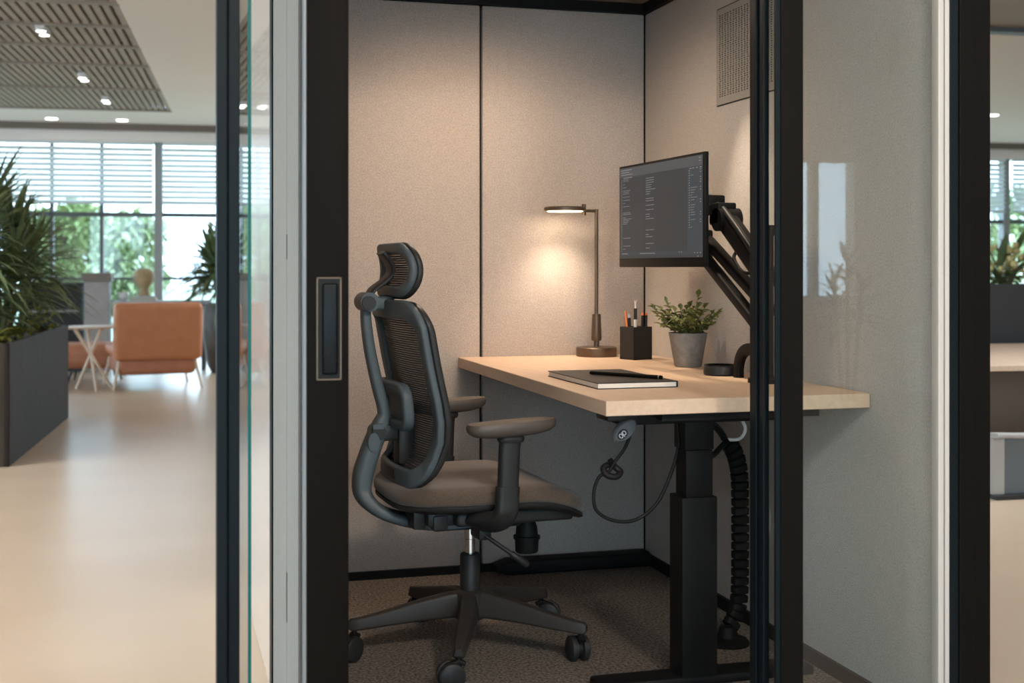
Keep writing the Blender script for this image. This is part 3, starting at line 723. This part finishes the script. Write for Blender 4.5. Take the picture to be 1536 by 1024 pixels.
# armrests
for sgn in (-1, 1):
    y = sgn*.285
    pth = spline([(-.06, sgn*.10, .398), (-.045, sgn*.20, .402), (-.012, sgn*.262, .412), (.004, y, .436), (.008, y, .47), (.010, y, .505)], 6)
    b = MB(); b.sweep(pth, rrect(.062, .038, .014), ref=(0, sgn, .25) if False else (0, 1, .4)); ap = b.build('armrest_bracket', 'dark_plastic', ch, smooth=45)
    b = MB(); b.sweep([(.010, y, .500), (.014, y, .60), (.017, y, .632)], rrect(.036, .056, .015), ref=(1, 0, 0)); b.build('armrest_post', 'dark_plastic', ch, smooth=45)
    rings = [[Vector((.018+p, y+q, z)) for p, q in rrect(.066*k, .044*k, .018*k)] for z, k in ((.620, .98), (.626, 1.08), (.632, 1.08), (.640, .95))]
    MB().ring_solid(rings).build('armrest_collar', 'dark_plastic', ch, smooth=45)
    rings = []
    for z, k, kl in ((.636, .55, .60), (.642, .85, .86), (.652, .97, .975), (.661, 1, 1), (.668, .985, .992), (.6735, .93, .965), (.675, .75, .85)):
        rg = []
        for i in range(48):
            t = 2*PI*i/48; ct, s_n = math.cos(t), math.sin(t)
            x = .021+.122*kl*math.copysign(abs(ct)**(2/3.0), ct)
            wv = .046*k*(1-.12*((x-.02)/.12))
            rg.append(Vector((x, y+wv*math.copysign(abs(s_n)**(2/2.6), s_n), z+.006*((x-.02)/.12))))
        rings.append(rg)
    MB().ring_solid(rings).build('armrest_pad', 'pad', ch, smooth=50)

# ================================================================== HALL SHELL
HL = dict(loc=H(0, 0), rz=HROT)
def hs(name, mb, m, **kw): return structure(name, mb, m, loc=H(0, 0), rz=HROT, **kw)
hs('floor', MB().box(-10, 14, -8, 16.6, -.10, 0), 'floor')
b = MB(); b.box(-.855, 14, -8, 16.3, 2.85, 2.90); b.box(-10, -.855, -8, 6.9, 2.85, 2.90); b.box(-10, -.855, 14.9, 16.3, 2.85, 2.90)
hs('ceiling', b, 'plaster')
sl = hs('ceiling_slats', MB().box(-10, -.855, 6.9, 14.9, 3.0, 3.05), 'plenum')
b = MB()
k = 0
while -.875-.068*k > -6.5:
    a = -.875-.068*k; b.box(a-.042, a, 6.9, 14.9, 2.868, 2.93); k += 1
structure('slats', b, 'slat', parent=sl)
b = MB()
for bb in (7.2, 8.05, 8.9, 9.76, 10.64, 11.62, 13.13, 14.87): b.box(-10, -.855, bb-.03, bb+.03, 2.852, 2.90)
structure('cross_beams', b, 'beam', parent=sl)
b = MB(); b.box(-.865, -.85, 6.9, 14.9, 2.852, 3.0); structure('edge_trim', b, 'plaster', parent=sl)
hs('trim_11', MB().box(-10, 14, 16.15, 16.3, 2.775, 2.85), 'bulkhead')
hs('trim_12', MB().box(2, 14, 8.3, 8.42, 2.80, 2.85), 'dark_mullion')
hs('trim_13', MB().box(2.2, 14, 4.0, 8.30, 2.835, 2.849), 'beam')
wf = hs('wall_far', MB().box(-10, 14, 16.3, 16.7, 2.65, 2.95), 'plaster')
structure('sill', MB().box(-10, 14, 16.35, 16.6, 0, .10), 'dark_mullion', parent=wf)
# left wall with a band of daylight windows, rear wall with one tall window
b = MB(); b.box(-10.2, -10, -8, 16.6, 0, .4); b.box(-10.2, -10, -8, 16.6, 2.5, 3.05)
for bb in (-8, -4, 0, 4, 8, 12, 16): b.box(-10.2, -10, bb, bb+.6, .4, 2.5)
hs('wall_left_hall', b, 'plaster')
b = MB(); b.box(14, 14.2, -8, 16.6, 0, 3.05); hs('wall_right_hall', b, 'plaster')
REAR = -9.0
def rearbox(mb, x0, x1, z0, z1): mb.box(x0, x1, REAR-.15, REAR, z0, z1)
b = MB(); rearbox(b, -14, -6.6, 0, 2.95); rearbox(b, 1.5, 2.75, 0, 2.95); rearbox(b, -6.6, 1.5, 0, .25); rearbox(b, -6.6, 1.5, 2.6, 2.95); rearbox(b, 4.05, 14, 0, 2.95); rearbox(b, 2.75, 4.05, 0, .84); rearbox(b, 2.75, 4.05, 1.99, 2.95)
structure('wall_rear', b, 'plaster')
b = MB(); b.box(3.66, 3.72, REAR-.12, REAR-.02, .84, 1.99); b.box(2.75, 2.80, REAR-.12, REAR-.02, .84, 1.99)
w_ = structure('window_4', b, 'mullion')
structure('pane', MB().box(2.75, 4.05, REAR-.08, REAR-.074, .84, 1.99), 'window_glass', parent=w_)
b = MB()
for x in (-6.6, -5.0, -3.4, -1.8, -.2, 1.44): b.box(x, x+.06, REAR-.12, REAR-.02, .25, 2.6)
w_ = structure('window_15', b, 'mullion')  # unseen window band added to let cool fill light into the booth
structure('pane', MB().box(-6.6, 1.5, REAR-.08, REAR-.074, .25, 2.6), 'window_glass', parent=w_)
# far windows: thick mullions, thin ones, transom, panes and blinds
wn = 5
thick = [-1.117+2.95*k for k in range(-3, 6)]
for i, a in enumerate(thick):
    a2 = a+2.95
    if a2 > 14.2: break
    m_ = MB(); m_.box(a-.05, a+.05, 16.42, 16.56, .10, 2.65)
    w_ = hs('window_%d' % wn, m_, 'mullion'); wn += 1
    f = MB()
    for q in (a2-1.274, a2-.683): f.box(q-.022, q+.022, 16.45, 16.53, .10, 2.65)
    f.box(a+.05, a2-.05, 16.45, 16.53, 1.72, 1.775); f.box(a+.05, a2-.05, 16.46, 16.52, .93, .965)
    structure('transom', f, 'dark_mullion', parent=w_)
    structure('pane', MB().box(a+.05, a2-.05, 16.486, 16.492, .10, 2.65), 'window_glass', parent=w_)
    LB = {-4.067: 'white slatted blind on the window behind the palm planter', -1.117: 'white slatted blind on the bright window above the tan armchair', 7.733: 'half lowered blind on the narrow window strip just right of the dark booth post', 10.683: 'white slatted blind at the far right end of the window wall'}
    if round(a, 3) not in LB: continue
    t = MB()
    nslat = 11
    for s in range(nslat):
        z = 1.90+.72*s/nslat
        mt = Matrix.Translation((0, 16.38, z)) @ Matrix.Rotation(math.radians(50), 4, 'X')
        t.box(a+.06, a2-.06, -.037, .037, -.0012, .0012, m=mt)
    bl = t.build('window_blind', 'blind'); bl.location = H(0, 0); bl.rotation_euler = (0, 0, HROT)
    tag(bl, LB[round(a, 3)], 'blind', 'slatted blinds along the far window wall')
    MB().box(a+.06, a2-.06, 16.362, 16.398, 1.872, 1.892).build('bottom_rail', 'mullion', bl)
    MB().box(a+.06, a2-.06, 16.355, 16.405, 2.61, 2.65).build('head_rail', 'blind', bl)

# ------------------------------------------------------------------ ceiling lights of the hall
def spot(a, bb, label):
    o = thing('track_spotlight', label, 'ceiling light', H(a, bb, 2.868), HROT, 'twin spotlights in the slatted ceiling')
    MB().box(-.035, .035, -.15, .15, -.03, 0, .006).build('housing', 'white_plastic', o)
    for y in (-.09, .07):
        h_ = MB().lathe([(.001, -.05), (.038, -.05), (.038, -.02), (.001, -.02)], c=(0, y, 0), n=20).build('lamp_cup', 'white_plastic', o, smooth=40)
        MB().lathe([(.001, -.0525), (.032, -.0525), (.032, -.049), (.001, -.049)], c=(0, y, 0), n=20).build('lens', 'led_small', h_)
spot(-1.50, 9.9, 'white twin spotlight in the slatted ceiling, nearest of the three')
spot(-1.50, 12.25, 'white twin spotlight in the slatted ceiling, middle one of the three')
spot(-1.47, 13.85, 'white twin spotlight in the slatted ceiling, farthest of the three')
def downlight(a, bb, label):
    o = thing('downlight', label, 'ceiling light', H(a, bb, 2.85), HROT, 'round downlights in the plaster ceiling')
    MB().lathe([(.001, -.006), (.085, -.006), (.085, .002), (.001, .002)], n=24).build('trim_ring', 'white_plastic', o)
    MB().lathe([(.001, -.009), (.066, -.009), (.066, -.005), (.001, -.005)], n=24).build('lens', 'led_small', o)
downlight(-2.29, 15.75, 'round downlight in the pale ceiling strip above the palms')
downlight(-1.49, 15.75, 'round downlight in the pale ceiling strip left of the plaster soffit')
downlight(8.40, 13.2, 'round downlight in the hall ceiling right of the booth')
PANELS = [(-3.2, 3.2, 85), (-3.2, -1.2, 75), (4.4, 5.2, 70), (4.6, .5, 50), (-3.2, 6.1, 60), (2.2, 12.5, 90), (-6.5, 1, 50)]  # unseen panels added as general fill for the hall
for i, (a, bb, pw) in enumerate(PANELS):
    o = thing('ceiling_panel_light', 'square flush light panel in the hall ceiling', 'ceiling light', H(a, bb, 2.85), HROT, 'flush square light panels of the hall ceiling')
    MB().box(-.62, .62, -.62, .62, -.012, .0, .002).build('frame', 'white_plastic', o)
    MB().box(-.58, .58, -.58, .58, -.015, -.010).build('diffuser', 'led', o)
    light('panel_light', 'AREA', (0, 0, -.02), pw, (.80, .90, 1.0), o, shape='SQUARE', size=1.14)

def projector(x, power, label):  # added lamp behind the camera, throws warm fill into the booth
    o = thing('ceiling_spotlight', label, 'ceiling light', (x, -4.80, 2.85))
    aim = (Vector((-.85, 0, .50))-Vector((x, -4.80, 2.70))).to_track_quat('-Z', 'Y')
    MB().lathe([(.001, -.06), (.05, -.06), (.05, 0), (.001, 0)], n=24).build('stem', 'white_plastic', o)
    mt = Matrix.Translation((0, 0, -.18)) @ aim.to_matrix().to_4x4()
    cup = MB().lathe([(.001, -.03), (.21, -.03), (.22, .05), (.06, .14), (.001, .14)], n=32, m=mt).build('lamp_cup', 'white_plastic', o, smooth=40)
    MB().lathe([(.001, -.034), (.19, -.034), (.19, -.031), (.001, -.031)], n=32, m=mt).build('lens', 'led_small', cup)
    pj = light('projector_beam', 'SPOT', Vector((0, 0, -.18))+aim @ Vector((0, 0, -.05)), power, (1, .84, .70), o, spot_size=math.radians(58), spot_blend=.8, shadow_soft_size=.19)
    pj.rotation_euler = aim.to_euler()
projector(-1.32, 60, 'left one of two large round ceiling spotlights aimed at the booth door')
projector(-.42, 250, 'right one of two large round ceiling spotlights aimed at the booth door')

# downlight inside the booth near the right wall
o = thing('booth_downlight', 'small recessed downlight in the booth ceiling by the right wall', 'ceiling light', (-.26, -.86, 2.045))
MB().lathe([(.001, -.004), (.04, -.004), (.04, .001), (.001, .001)], n=24).build('ring', 'black', o)
MB().lathe([(.001, -.006), (.028, -.006), (.028, -.003), (.001, -.003)], n=24).build('lens', 'led_small', o)
light('booth_spot', 'SPOT', (0, 0, -.012), 52, (1, .80, .60), o, rot=(0, -math.radians(11), 0), spot_size=math.radians(38), spot_blend=.7, shadow_soft_size=.03)
o = thing('booth_downlight', 'wide recessed downlight in the middle of the booth ceiling above the desk edge', 'ceiling light', (-.70, -.56, 2.045))
MB().lathe([(.001, -.004), (.07, -.004), (.07, .001), (.001, .001)], n=24).build('ring', 'black', o)
MB().lathe([(.001, -.006), (.055, -.006), (.055, -.003), (.001, -.003)], n=24).build('lens', 'led_small', o)
light('booth_light', 'SPOT', (0, 0, -.012), 62, (1, .75, .53), o, spot_size=math.radians(172), spot_blend=1, shadow_soft_size=.06)

# ================================================================== HALL THINGS, LEFT
pl = thing('planter_box', 'long dark zinc planter box beside the hall walkway', 'planter', H(-1.28-.65, 8.45, 0), HROT)
b = MB(); w, l_, z1 = .65, 1.155, .67
b.box(-w, -w+.03, -l_, l_, .0, z1, .003); b.box(w-.03, w, -l_, l_, 0, z1, .003); b.box(-w, w, -l_, -l_+.03, 0, z1, .003); b.box(-w, w, l_-.03, l_, 0, z1, .003); b.box(-w+.01, w-.01, -l_+.01, l_-.01, 0, .05)
b.build('body', 'planter', pl)
MB().box(-w+.03, w-.03, -l_+.03, l_-.03, .05, .62).build('soil', 'soil', pl)

def strap(mb, p, az, el, length, width, droop, n=7):
    h = Vector((math.cos(az), math.sin(az), 0)); sd = Vector((-h.y, h.x, 0))
    L = []; Cc = []; R = []
    for k in range(n+1):
        t = k/n
        c = p+h*(length*t*math.cos(el)*(1-.15*droop*t))+Vector((0, 0, length*(t*math.sin(el)-droop*t*t)))
        w = width*math.sin(PI*min(1, .12+.88*t)) if t < 1 else .001
        w = width*min(1, .35+2.2*t)*(1-t**2.2)+.0008
        L.append(c+sd*w*.5+Vector((0, 0, w*.18))); Cc.append(c); R.append(c-sd*w*.5+Vector((0, 0, w*.18)))
    mb.grid([L, Cc, R])
def palm(name, label, loc, canes, nleaf, ll, lw, m, group, seed, cane_r=.018):
    r = random.Random(seed)
    o = thing(name, label, 'plant', loc, 0, group)
    st = MB(); lf = MB()
    for (cx, cy, hh) in canes:
        st.tube(spline([(cx*.4, cy*.4, 0), (cx*.7, cy*.7, hh*.5), (cx, cy, hh)], 5), cane_r, 8)
        for k in range(nleaf):
            t = k/nleaf; zz = hh*(.58+.42*t)+r.uniform(-.03, .03)
            az = k*2.4+r.uniform(-.4, .4); el = interp([(0, .05), (.5, .45), (.8, .9), (1, 1.35)], t)+r.uniform(-.15, .15)
            strap(lf, Vector((cx, cy, zz)), az, el, ll*r.uniform(.75, 1.15), lw*r.uniform(.8, 1.2), r.uniform(.30, .62)*(1.1-.6*t))
    st.build('canes', 'stem', o, smooth=60); lf.build('fronds', m, o, smooth=60)
    return o
G = 'palms in the zinc planter box'
palm('planter_palm', 'bushy palm nearest the front corner of the zinc planter', H(-1.60, 7.72, .62), [(-.1, .05, .86), (.08, -.05, .70), (.02, .14, .55), (-.25, -.05, .95), (.05, .05, .35)], 70, .50, .040, 'palm_dark', G, 1)
palm('planter_palm', 'tall palm in the middle of the zinc planter', H(-1.56, 8.35, .62), [(0, 0, .92), (.12, .1, .70), (-.16, .05, 1.0), (.14, -.12, .50)], 70, .48, .036, 'palm_dark', G, 2)
palm('planter_palm', 'lighter palm toward the rear of the zinc planter', H(-1.56, 8.95, .62), [(0, 0, .78), (.14, .0, .60), (-.14, .1, .88), (.1, .1, .4)], 64, .46, .032, 'palm', G, 3)
palm('planter_palm', 'palm farthest left in the zinc planter, at the left edge of the photo', H(-2.3, 8.2, .62), [(0, 0, .8), (.1, .2, .7), (.1, -.2, .6)], 44, .50, .036, 'palm', G, 4)
gc = MB(); rr = random.Random(5)
for k in range(900):
    p = Vector((rr.uniform(-.58, .58), rr.uniform(-1.08, 1.08), .62+rr.uniform(0, .05))); hgt = .16 if p.y > .35 else .05
    p.z += rr.uniform(0, hgt)
    a = rr.uniform(0, 2*PI); add_leaf(gc, p, Vector((math.cos(a), math.sin(a), rr.uniform(.1, 1.0))), rr.uniform(.05, .10), rr.uniform(.02, .045))
gco = gc.build('ground_cover', 'cover'); gco.location = H(-1.93, 8.45, 0); gco.rotation_euler = (0, 0, HROT)
tag(gco, 'yellow green ground cover leaves along the soil of the zinc planter', 'plants', kind='stuff')

# tan lounge chair, seen from behind
ac = thing('lounge_chair', 'tan leather lounge chair with splayed wooden legs seen from behind', 'armchair', H(-.81, 11.75, 0), HROT+math.radians(13))
def soft(mb, x0, x1, y0, y1, z0, z1, r, tilt=0, seg=5):
    mt = Matrix.Translation(((x0+x1)/2, (y0+y1)/2, z0)) @ Matrix.Rotation(tilt, 4, 'X')
    mb.box(-(x1-x0)/2, (x1-x0)/2, -(y1-y0)/2, (y1-y0)/2, 0, z1-z0, r, seg, m=mt)
b = MB(); soft(b, -.385, .385, -.11, .05, .265, .775, .05, math.radians(5)); b.build('backrest', 'leather', ac, smooth=50)
b = MB(); soft(b, -.34, .34, -.05, .66, .13, .30, .05); b.build('seat_base', 'leather_dark', ac, smooth=50)
b = MB(); soft(b, -.37, .37, .02, .70, .28, .40, .05); b.build('seat_cushion', 'leather', ac, smooth=50)
for sx, sy_ in ((-1, 0), (1, 0), (-1, 1), (1, 1)):
    y = -.02 if sy_ == 0 else .60
    MB().rod((sx*.33, y, .26), (sx*.385, y-.05 if sy_ == 0 else y+.05, 0), .016, .011).build('leg', 'beech', ac, smooth=50)
ck = thing('chaise', 'tan leather pouf seat half hidden behind the round side table', 'seat', H(-1.44, 12.62, 0), HROT)
b = MB(); soft(b, -.36, .30, -.28, .28, .14, .37, .09, 0, 6); b.build('cushion', 'leather_dark', ck, smooth=60)
for sx, sy_ in ((-1, -1), (1, -1), (-1, 1), (1, 1)): MB().rod((sx*.18, sy_*.18, .16), (sx*.22, sy_*.22, 0), .012, .009).build('leg', 'dark_plastic', ck)
tb = thing('side_table', 'round pale wooden side table with crossed legs beside the tan lounge chair', 'side table', H(-1.40, 11.75, 0), HROT)
MB().lathe([(.001, .545), (.20, .545), (.228, .556), (.228, .566), (.001, .568)], n=40).build('table_top', 'beech', tb, smooth=35)
for p, q in (((.12, -.06, .548), (-.12, .16, 0)), ((-.10, -.10, .548), (.21, .0, 0)), ((-.02, .12, .548), (.09, -.17, 0))):
    MB().rod(p, q, .016, .012).build('leg', 'beech', tb, smooth=50)
# pale plinth, dark shelf unit, low table with vase and books behind the lounge chair
pq = thing('plinth', 'pale grey stone plinth with a brown cap by the windows', 'plinth', H(-1.57, 14.0, 0), HROT)
MB().box(-.125, .125, -.12, .12, 0, .94, .004).build('shaft', 'stone', pq); MB().box(-.15, .15, -.15, .15, .94, 1.03, .004).build('cap', 'stone_cap', pq)
sh = thing('low_shelf', 'low black shelf unit left of the stone plinth', 'shelf', H(-2.02, 14.05, 0), HROT)
b = MB(); b.box(-.32, .30, -.02, .02, .10, .93); b.box(-.32, .30, -.18, .18, .0, .10); b.box(-.32, -.28, -.18, .18, .1, .93); b.box(.26, .30, -.18, .18, .1, .93); b.build('body', 'charcoal', sh)
for z in (.62, .90): MB().box(-.30, .28, -.18, .16, z, z+.022).build('shelf_board', 'mullion' if z < .7 else 'charcoal', sh)
lt = thing('console_table', 'low pale console table behind the tan lounge chair', 'table', H(-.85, 14.0, 0), HROT)
MB().box(-.55, .45, -.22, .22, .70, .735, .004).build('table_top', 'book_b', lt)
for sx in (-1, 1):
    for sy_ in (-1, 1): MB().box(sx*.42-.07, sx*.42-.03, sy_*.17-.02, sy_*.17+.02, 0, .70).build('leg', 'dark_mullion', lt)
vs = thing('vase', 'rounded ochre vase on the console table behind the lounge chair', 'vase', H(-1.10, 14.0, .7855), HROT)
MB().lathe([(.001, 0), (.055, 0), (.065, .02), (.05, .06), (.055, .09), (.10, .15), (.115, .20), (.10, .255), (.06, .285), (.035, .29), (.001, .285)], n=32).build('body', 'gold', vs, smooth=60)
bk = thing('book', 'cream book lying under the ochre vase', 'book', H(-1.10, 14.0, .735), HROT, 'books on the console table')
MB().box(-.13, .13, -.10, .10, 0, .028, .002).build('cover', 'book_a', bk); MB().box(-.125, .132, -.095, .095, .004, .024).build('pages', 'paper', bk)
bk = thing('book', 'thin grey book on top of the cream one beneath the ochre vase', 'book', H(-1.10, 14.0, .7635), HROT, 'books on the console table')
MB().box(-.11, .11, -.085, .085, 0, .021, .002).build('cover', 'book_b', bk); MB().box(-.105, .112, -.08, .08, .003, .018).build('pages', 'paper', bk)
bw = thing('bowl', 'small white round bowl left of the ochre vase', 'bowl', H(-1.31, 14.0, .735), HROT)
MB().lathe([(.001, 0), (.03, 0), (.055, .03), (.058, .06), (.045, .09), (.038, .09), (.05, .06), (.045, .03), (.001, .012)], n=24).build('body', 'white_plastic', bw, smooth=60)
pt = thing('floor_pot', 'tall dark rounded floor pot holding a palm behind the lounge chair', 'pot', H(-.26, 13.5, 0), HROT)
MB().lathe([(.001, 0), (.13, 0), (.17, .08), (.215, .35), (.225, .55), (.20, .70), (.205, .715), (.18, .715), (.175, .66), (.001, .66)], n=40).build('body', 'pot_dark', pt, smooth=50)
palm('potted_palm', 'arching palm growing from the dark floor pot by the window', H(-.26, 13.5, .66), [(-.06, 0, .45), (.05, .04, .62), (0, -.05, .30), (-.1, .1, .5)], 70, .60, .062, 'palm_dark', None, 9, .012)

# ================================================================== HALL THINGS, RIGHT OF THE BOOTH
cr = thing('counter', 'low oak topped counter with brown panels right of the booth', 'counter', H(4.7, 6.65, 0), HROT)
MB().box(-1.3, 1.3, -.85, .85, .555, .585, .003).build('worktop', 'oak', cr)
MB().box(-1.28, 1.28, -.82, .82, .0, .555, .002).build('carcass', 'walnut', cr)
b = MB()
for x in (-.80, -.2, .4): b.box(x-.004, x+.004, -.826, -.815, .02, .55)
b.build('panel_joint', 'charcoal', cr)
bn = thing('low_barrier', 'low grey panel barrier with a pale top rail in front of the oak topped counter', 'barrier', H(4.20, 5.5, 0), HROT)
MB().box(-.78, .78, -.155, -.115, .02, .285, .004).build('panel', 'bench', bn)
MB().sweep(spline([(-.81, -.17, .300), (-.74, -.15, .296), (-.60, -.135, .290), (-.2, -.135, .290), (.8, -.135, .290)], 6), rrect(.07, .022, .008), ref=(0, 0, 1)).build('rail', 'bench_rail', bn, smooth=40)
MB().box(-.80, -.74, -.165, -.11, .02, .285, .004).build('post', 'bench_rail', bn); MB().box(-.56, -.53, -.165, -.11, .02, .285, .004).build('post', 'bench_rail', bn)
MB().box(-.80, .80, -.19, -.08, 0, .02, .002).build('plinth', 'charcoal', bn)
sc_ = tag(MB().box(-1.6, 2.0, -.03, .03, 0, .975, .004).build('partition_screen', 'charcoal'), 'black low partition screen standing behind the oak topped counter', 'partition')
sc_.location = H(5.2, 7.62, 0); sc_.rotation_euler = (0, 0, HROT)
o = palm('flowering_plant', 'broad leaved plant with yellow blossoms behind the black partition', H(6.05, 9.4, .50), [(0, 0, .55), (.2, .1, .65), (-.18, 0, .45)], 16, .42, .10, 'palm_dark', None, 21)
b = MB(); r_ = random.Random(2)
for k in range(60):
    p = Vector((r_.gauss(-.05, .22), r_.gauss(0, .12), .62+r_.uniform(-.10, .16)))
    bmesh.ops.create_icosphere(b.bm, subdivisions=2, radius=r_.uniform(.018, .032), matrix=Matrix.Translation(p))
b.build('blossoms', 'blossom', o, smooth=60)
MB().lathe([(.001, -.5), (.20, -.5), (.24, 0), (.21, 0), (.20, -.05), (.001, -.05)], n=32).build('pot', 'concrete', o, smooth=40)

# ================================================================== OUTSIDE
b = MB(); b.box(-60, 70, 16.7, 70, -.25, -.05); hs('ground_lawn', b, 'lawn')
def tree(a, bb, hgt, wid, m, label, seed):
    r = random.Random(seed)
    o = thing('garden_tree', label, 'tree', H(a, bb, -.05), 0, 'trees in the garden beyond the windows')
    MB().tube(spline([(0, 0, 0), (.05, .02, hgt*.3), (0, 0, hgt*.6)], 4), .10, 8, scales=None).build('trunk', 'bark', o, smooth=60)
    lf = MB()
    lobes = [(r.gauss(0, wid*.38), r.gauss(0, wid*.3), hgt*r.uniform(.18, .95), wid*r.uniform(.28, .46)) for _ in range(11)]
    for (lx, ly, lz, lr) in lobes:
        for k in range(300):
            v = Vector((r.gauss(0, 1), r.gauss(0, 1), r.gauss(0, 1))).normalized()
            p = Vector((lx, ly, lz))+v*lr*r.uniform(.6, 1.05)
            if p.z < .05: continue
            d = Vector((r.uniform(-1, 1), r.uniform(-1, 1), r.uniform(-.6, .9)))
            add_leaf(lf, p, d+v*.6, r.uniform(.14, .26), r.uniform(.08, .15))
    lf.build('crown', m, o)
TR = [(-5.6, 25.5, 2.3, 1.1, 'tree', 'mid green garden tree seen behind the planter palms', 31), (-2.55, 26.5, 2.1, .85, 'tree_pale', 'pale green garden tree seen left of the window mullion', 32),
      (-3.8, 27.5, 2.3, .95, 'tree', 'green garden tree in the window above the stone plinth', 34), (-8.2, 27, 2.6, 1.3, 'tree_pale', 'pale tree at the left of the garden', 35),
      (-3.2, 31, 2.4, 1.0, 'tree_pale', 'pale green tree farther back in the garden', 33),
      (16.0, 26, 3.2, 1.5, 'tree_pale', 'pale green garden tree beyond the windows right of the booth', 36), (20.4, 30, 3.6, 1.7, 'tree', 'deep green garden tree at the far right', 37),
      (12.4, 24, 1.7, 1.0, 'tree', 'low green shrub beyond the windows right of the booth', 38)]
for t_ in TR: tree(*t_)
# plant by the rear window, seen mirrored in the booth glass
palm('rear_plant', 'leafy plant by the rear window mirrored in the booth glass', (3.66, REAR+.55, 0), [(0, 0, 1.15), (.1, .05, 1.0), (-.12, 0, .95)], 26, .30, .05, 'palm_dark', None, 44)

# ================================================================== WORLD, CAMERA, VIEW
wd = bpy.data.worlds.new('overcast_sky'); S.world = wd; wd.use_nodes = True
nt = wd.node_tree; bg = nt.nodes['Background']
tc = nt.nodes.new('ShaderNodeTexCoord'); sx = nt.nodes.new('ShaderNodeSeparateXYZ'); nt.links.new(tc.outputs['Generated'], sx.inputs[0])
rp = nt.nodes.new('ShaderNodeValToRGB'); rp.color_ramp.elements[0].position = .0; rp.color_ramp.elements[0].color = (.60, .81, 1.0, 1)
rp.color_ramp.elements[1].position = .6; rp.color_ramp.elements[1].color = (.54, .77, 1.0, 1)
nt.links.new(sx.outputs['Z'], rp.inputs['Fac']); nt.links.new(rp.outputs['Color'], bg.inputs['Color'])
bg.inputs['Strength'].default_value = 7.0

cd = bpy.data.cameras.new('camera'); co = bpy.data.objects.new('camera', cd); C.objects.link(co)
co.location = EYE; co.rotation_euler = (math.radians(90), 0, -math.atan2(FWD.x, FWD.y))
cd.sensor_width = 36; cd.lens = 36*1900/1536; cd.shift_y = -110/1536
cd.clip_start = .05; cd.clip_end = 300
cd.dof.use_dof = True; cd.dof.focus_distance = 3.6; cd.dof.aperture_fstop = 3.8
S.camera = co
S.view_settings.view_transform = 'Standard'; S.view_settings.look = 'None'; S.view_settings.gamma = 1
S.view_settings.use_curve_mapping = False; S.view_settings.exposure = 0
try:
    S.cycles.use_denoising = True; S.cycles.max_bounces = 10; S.cycles.transparent_max_bounces = 16
    S.cycles.caustics_reflective = False; S.cycles.caustics_refractive = False; S.cycles.sample_clamp_indirect = 6
except Exception: pass
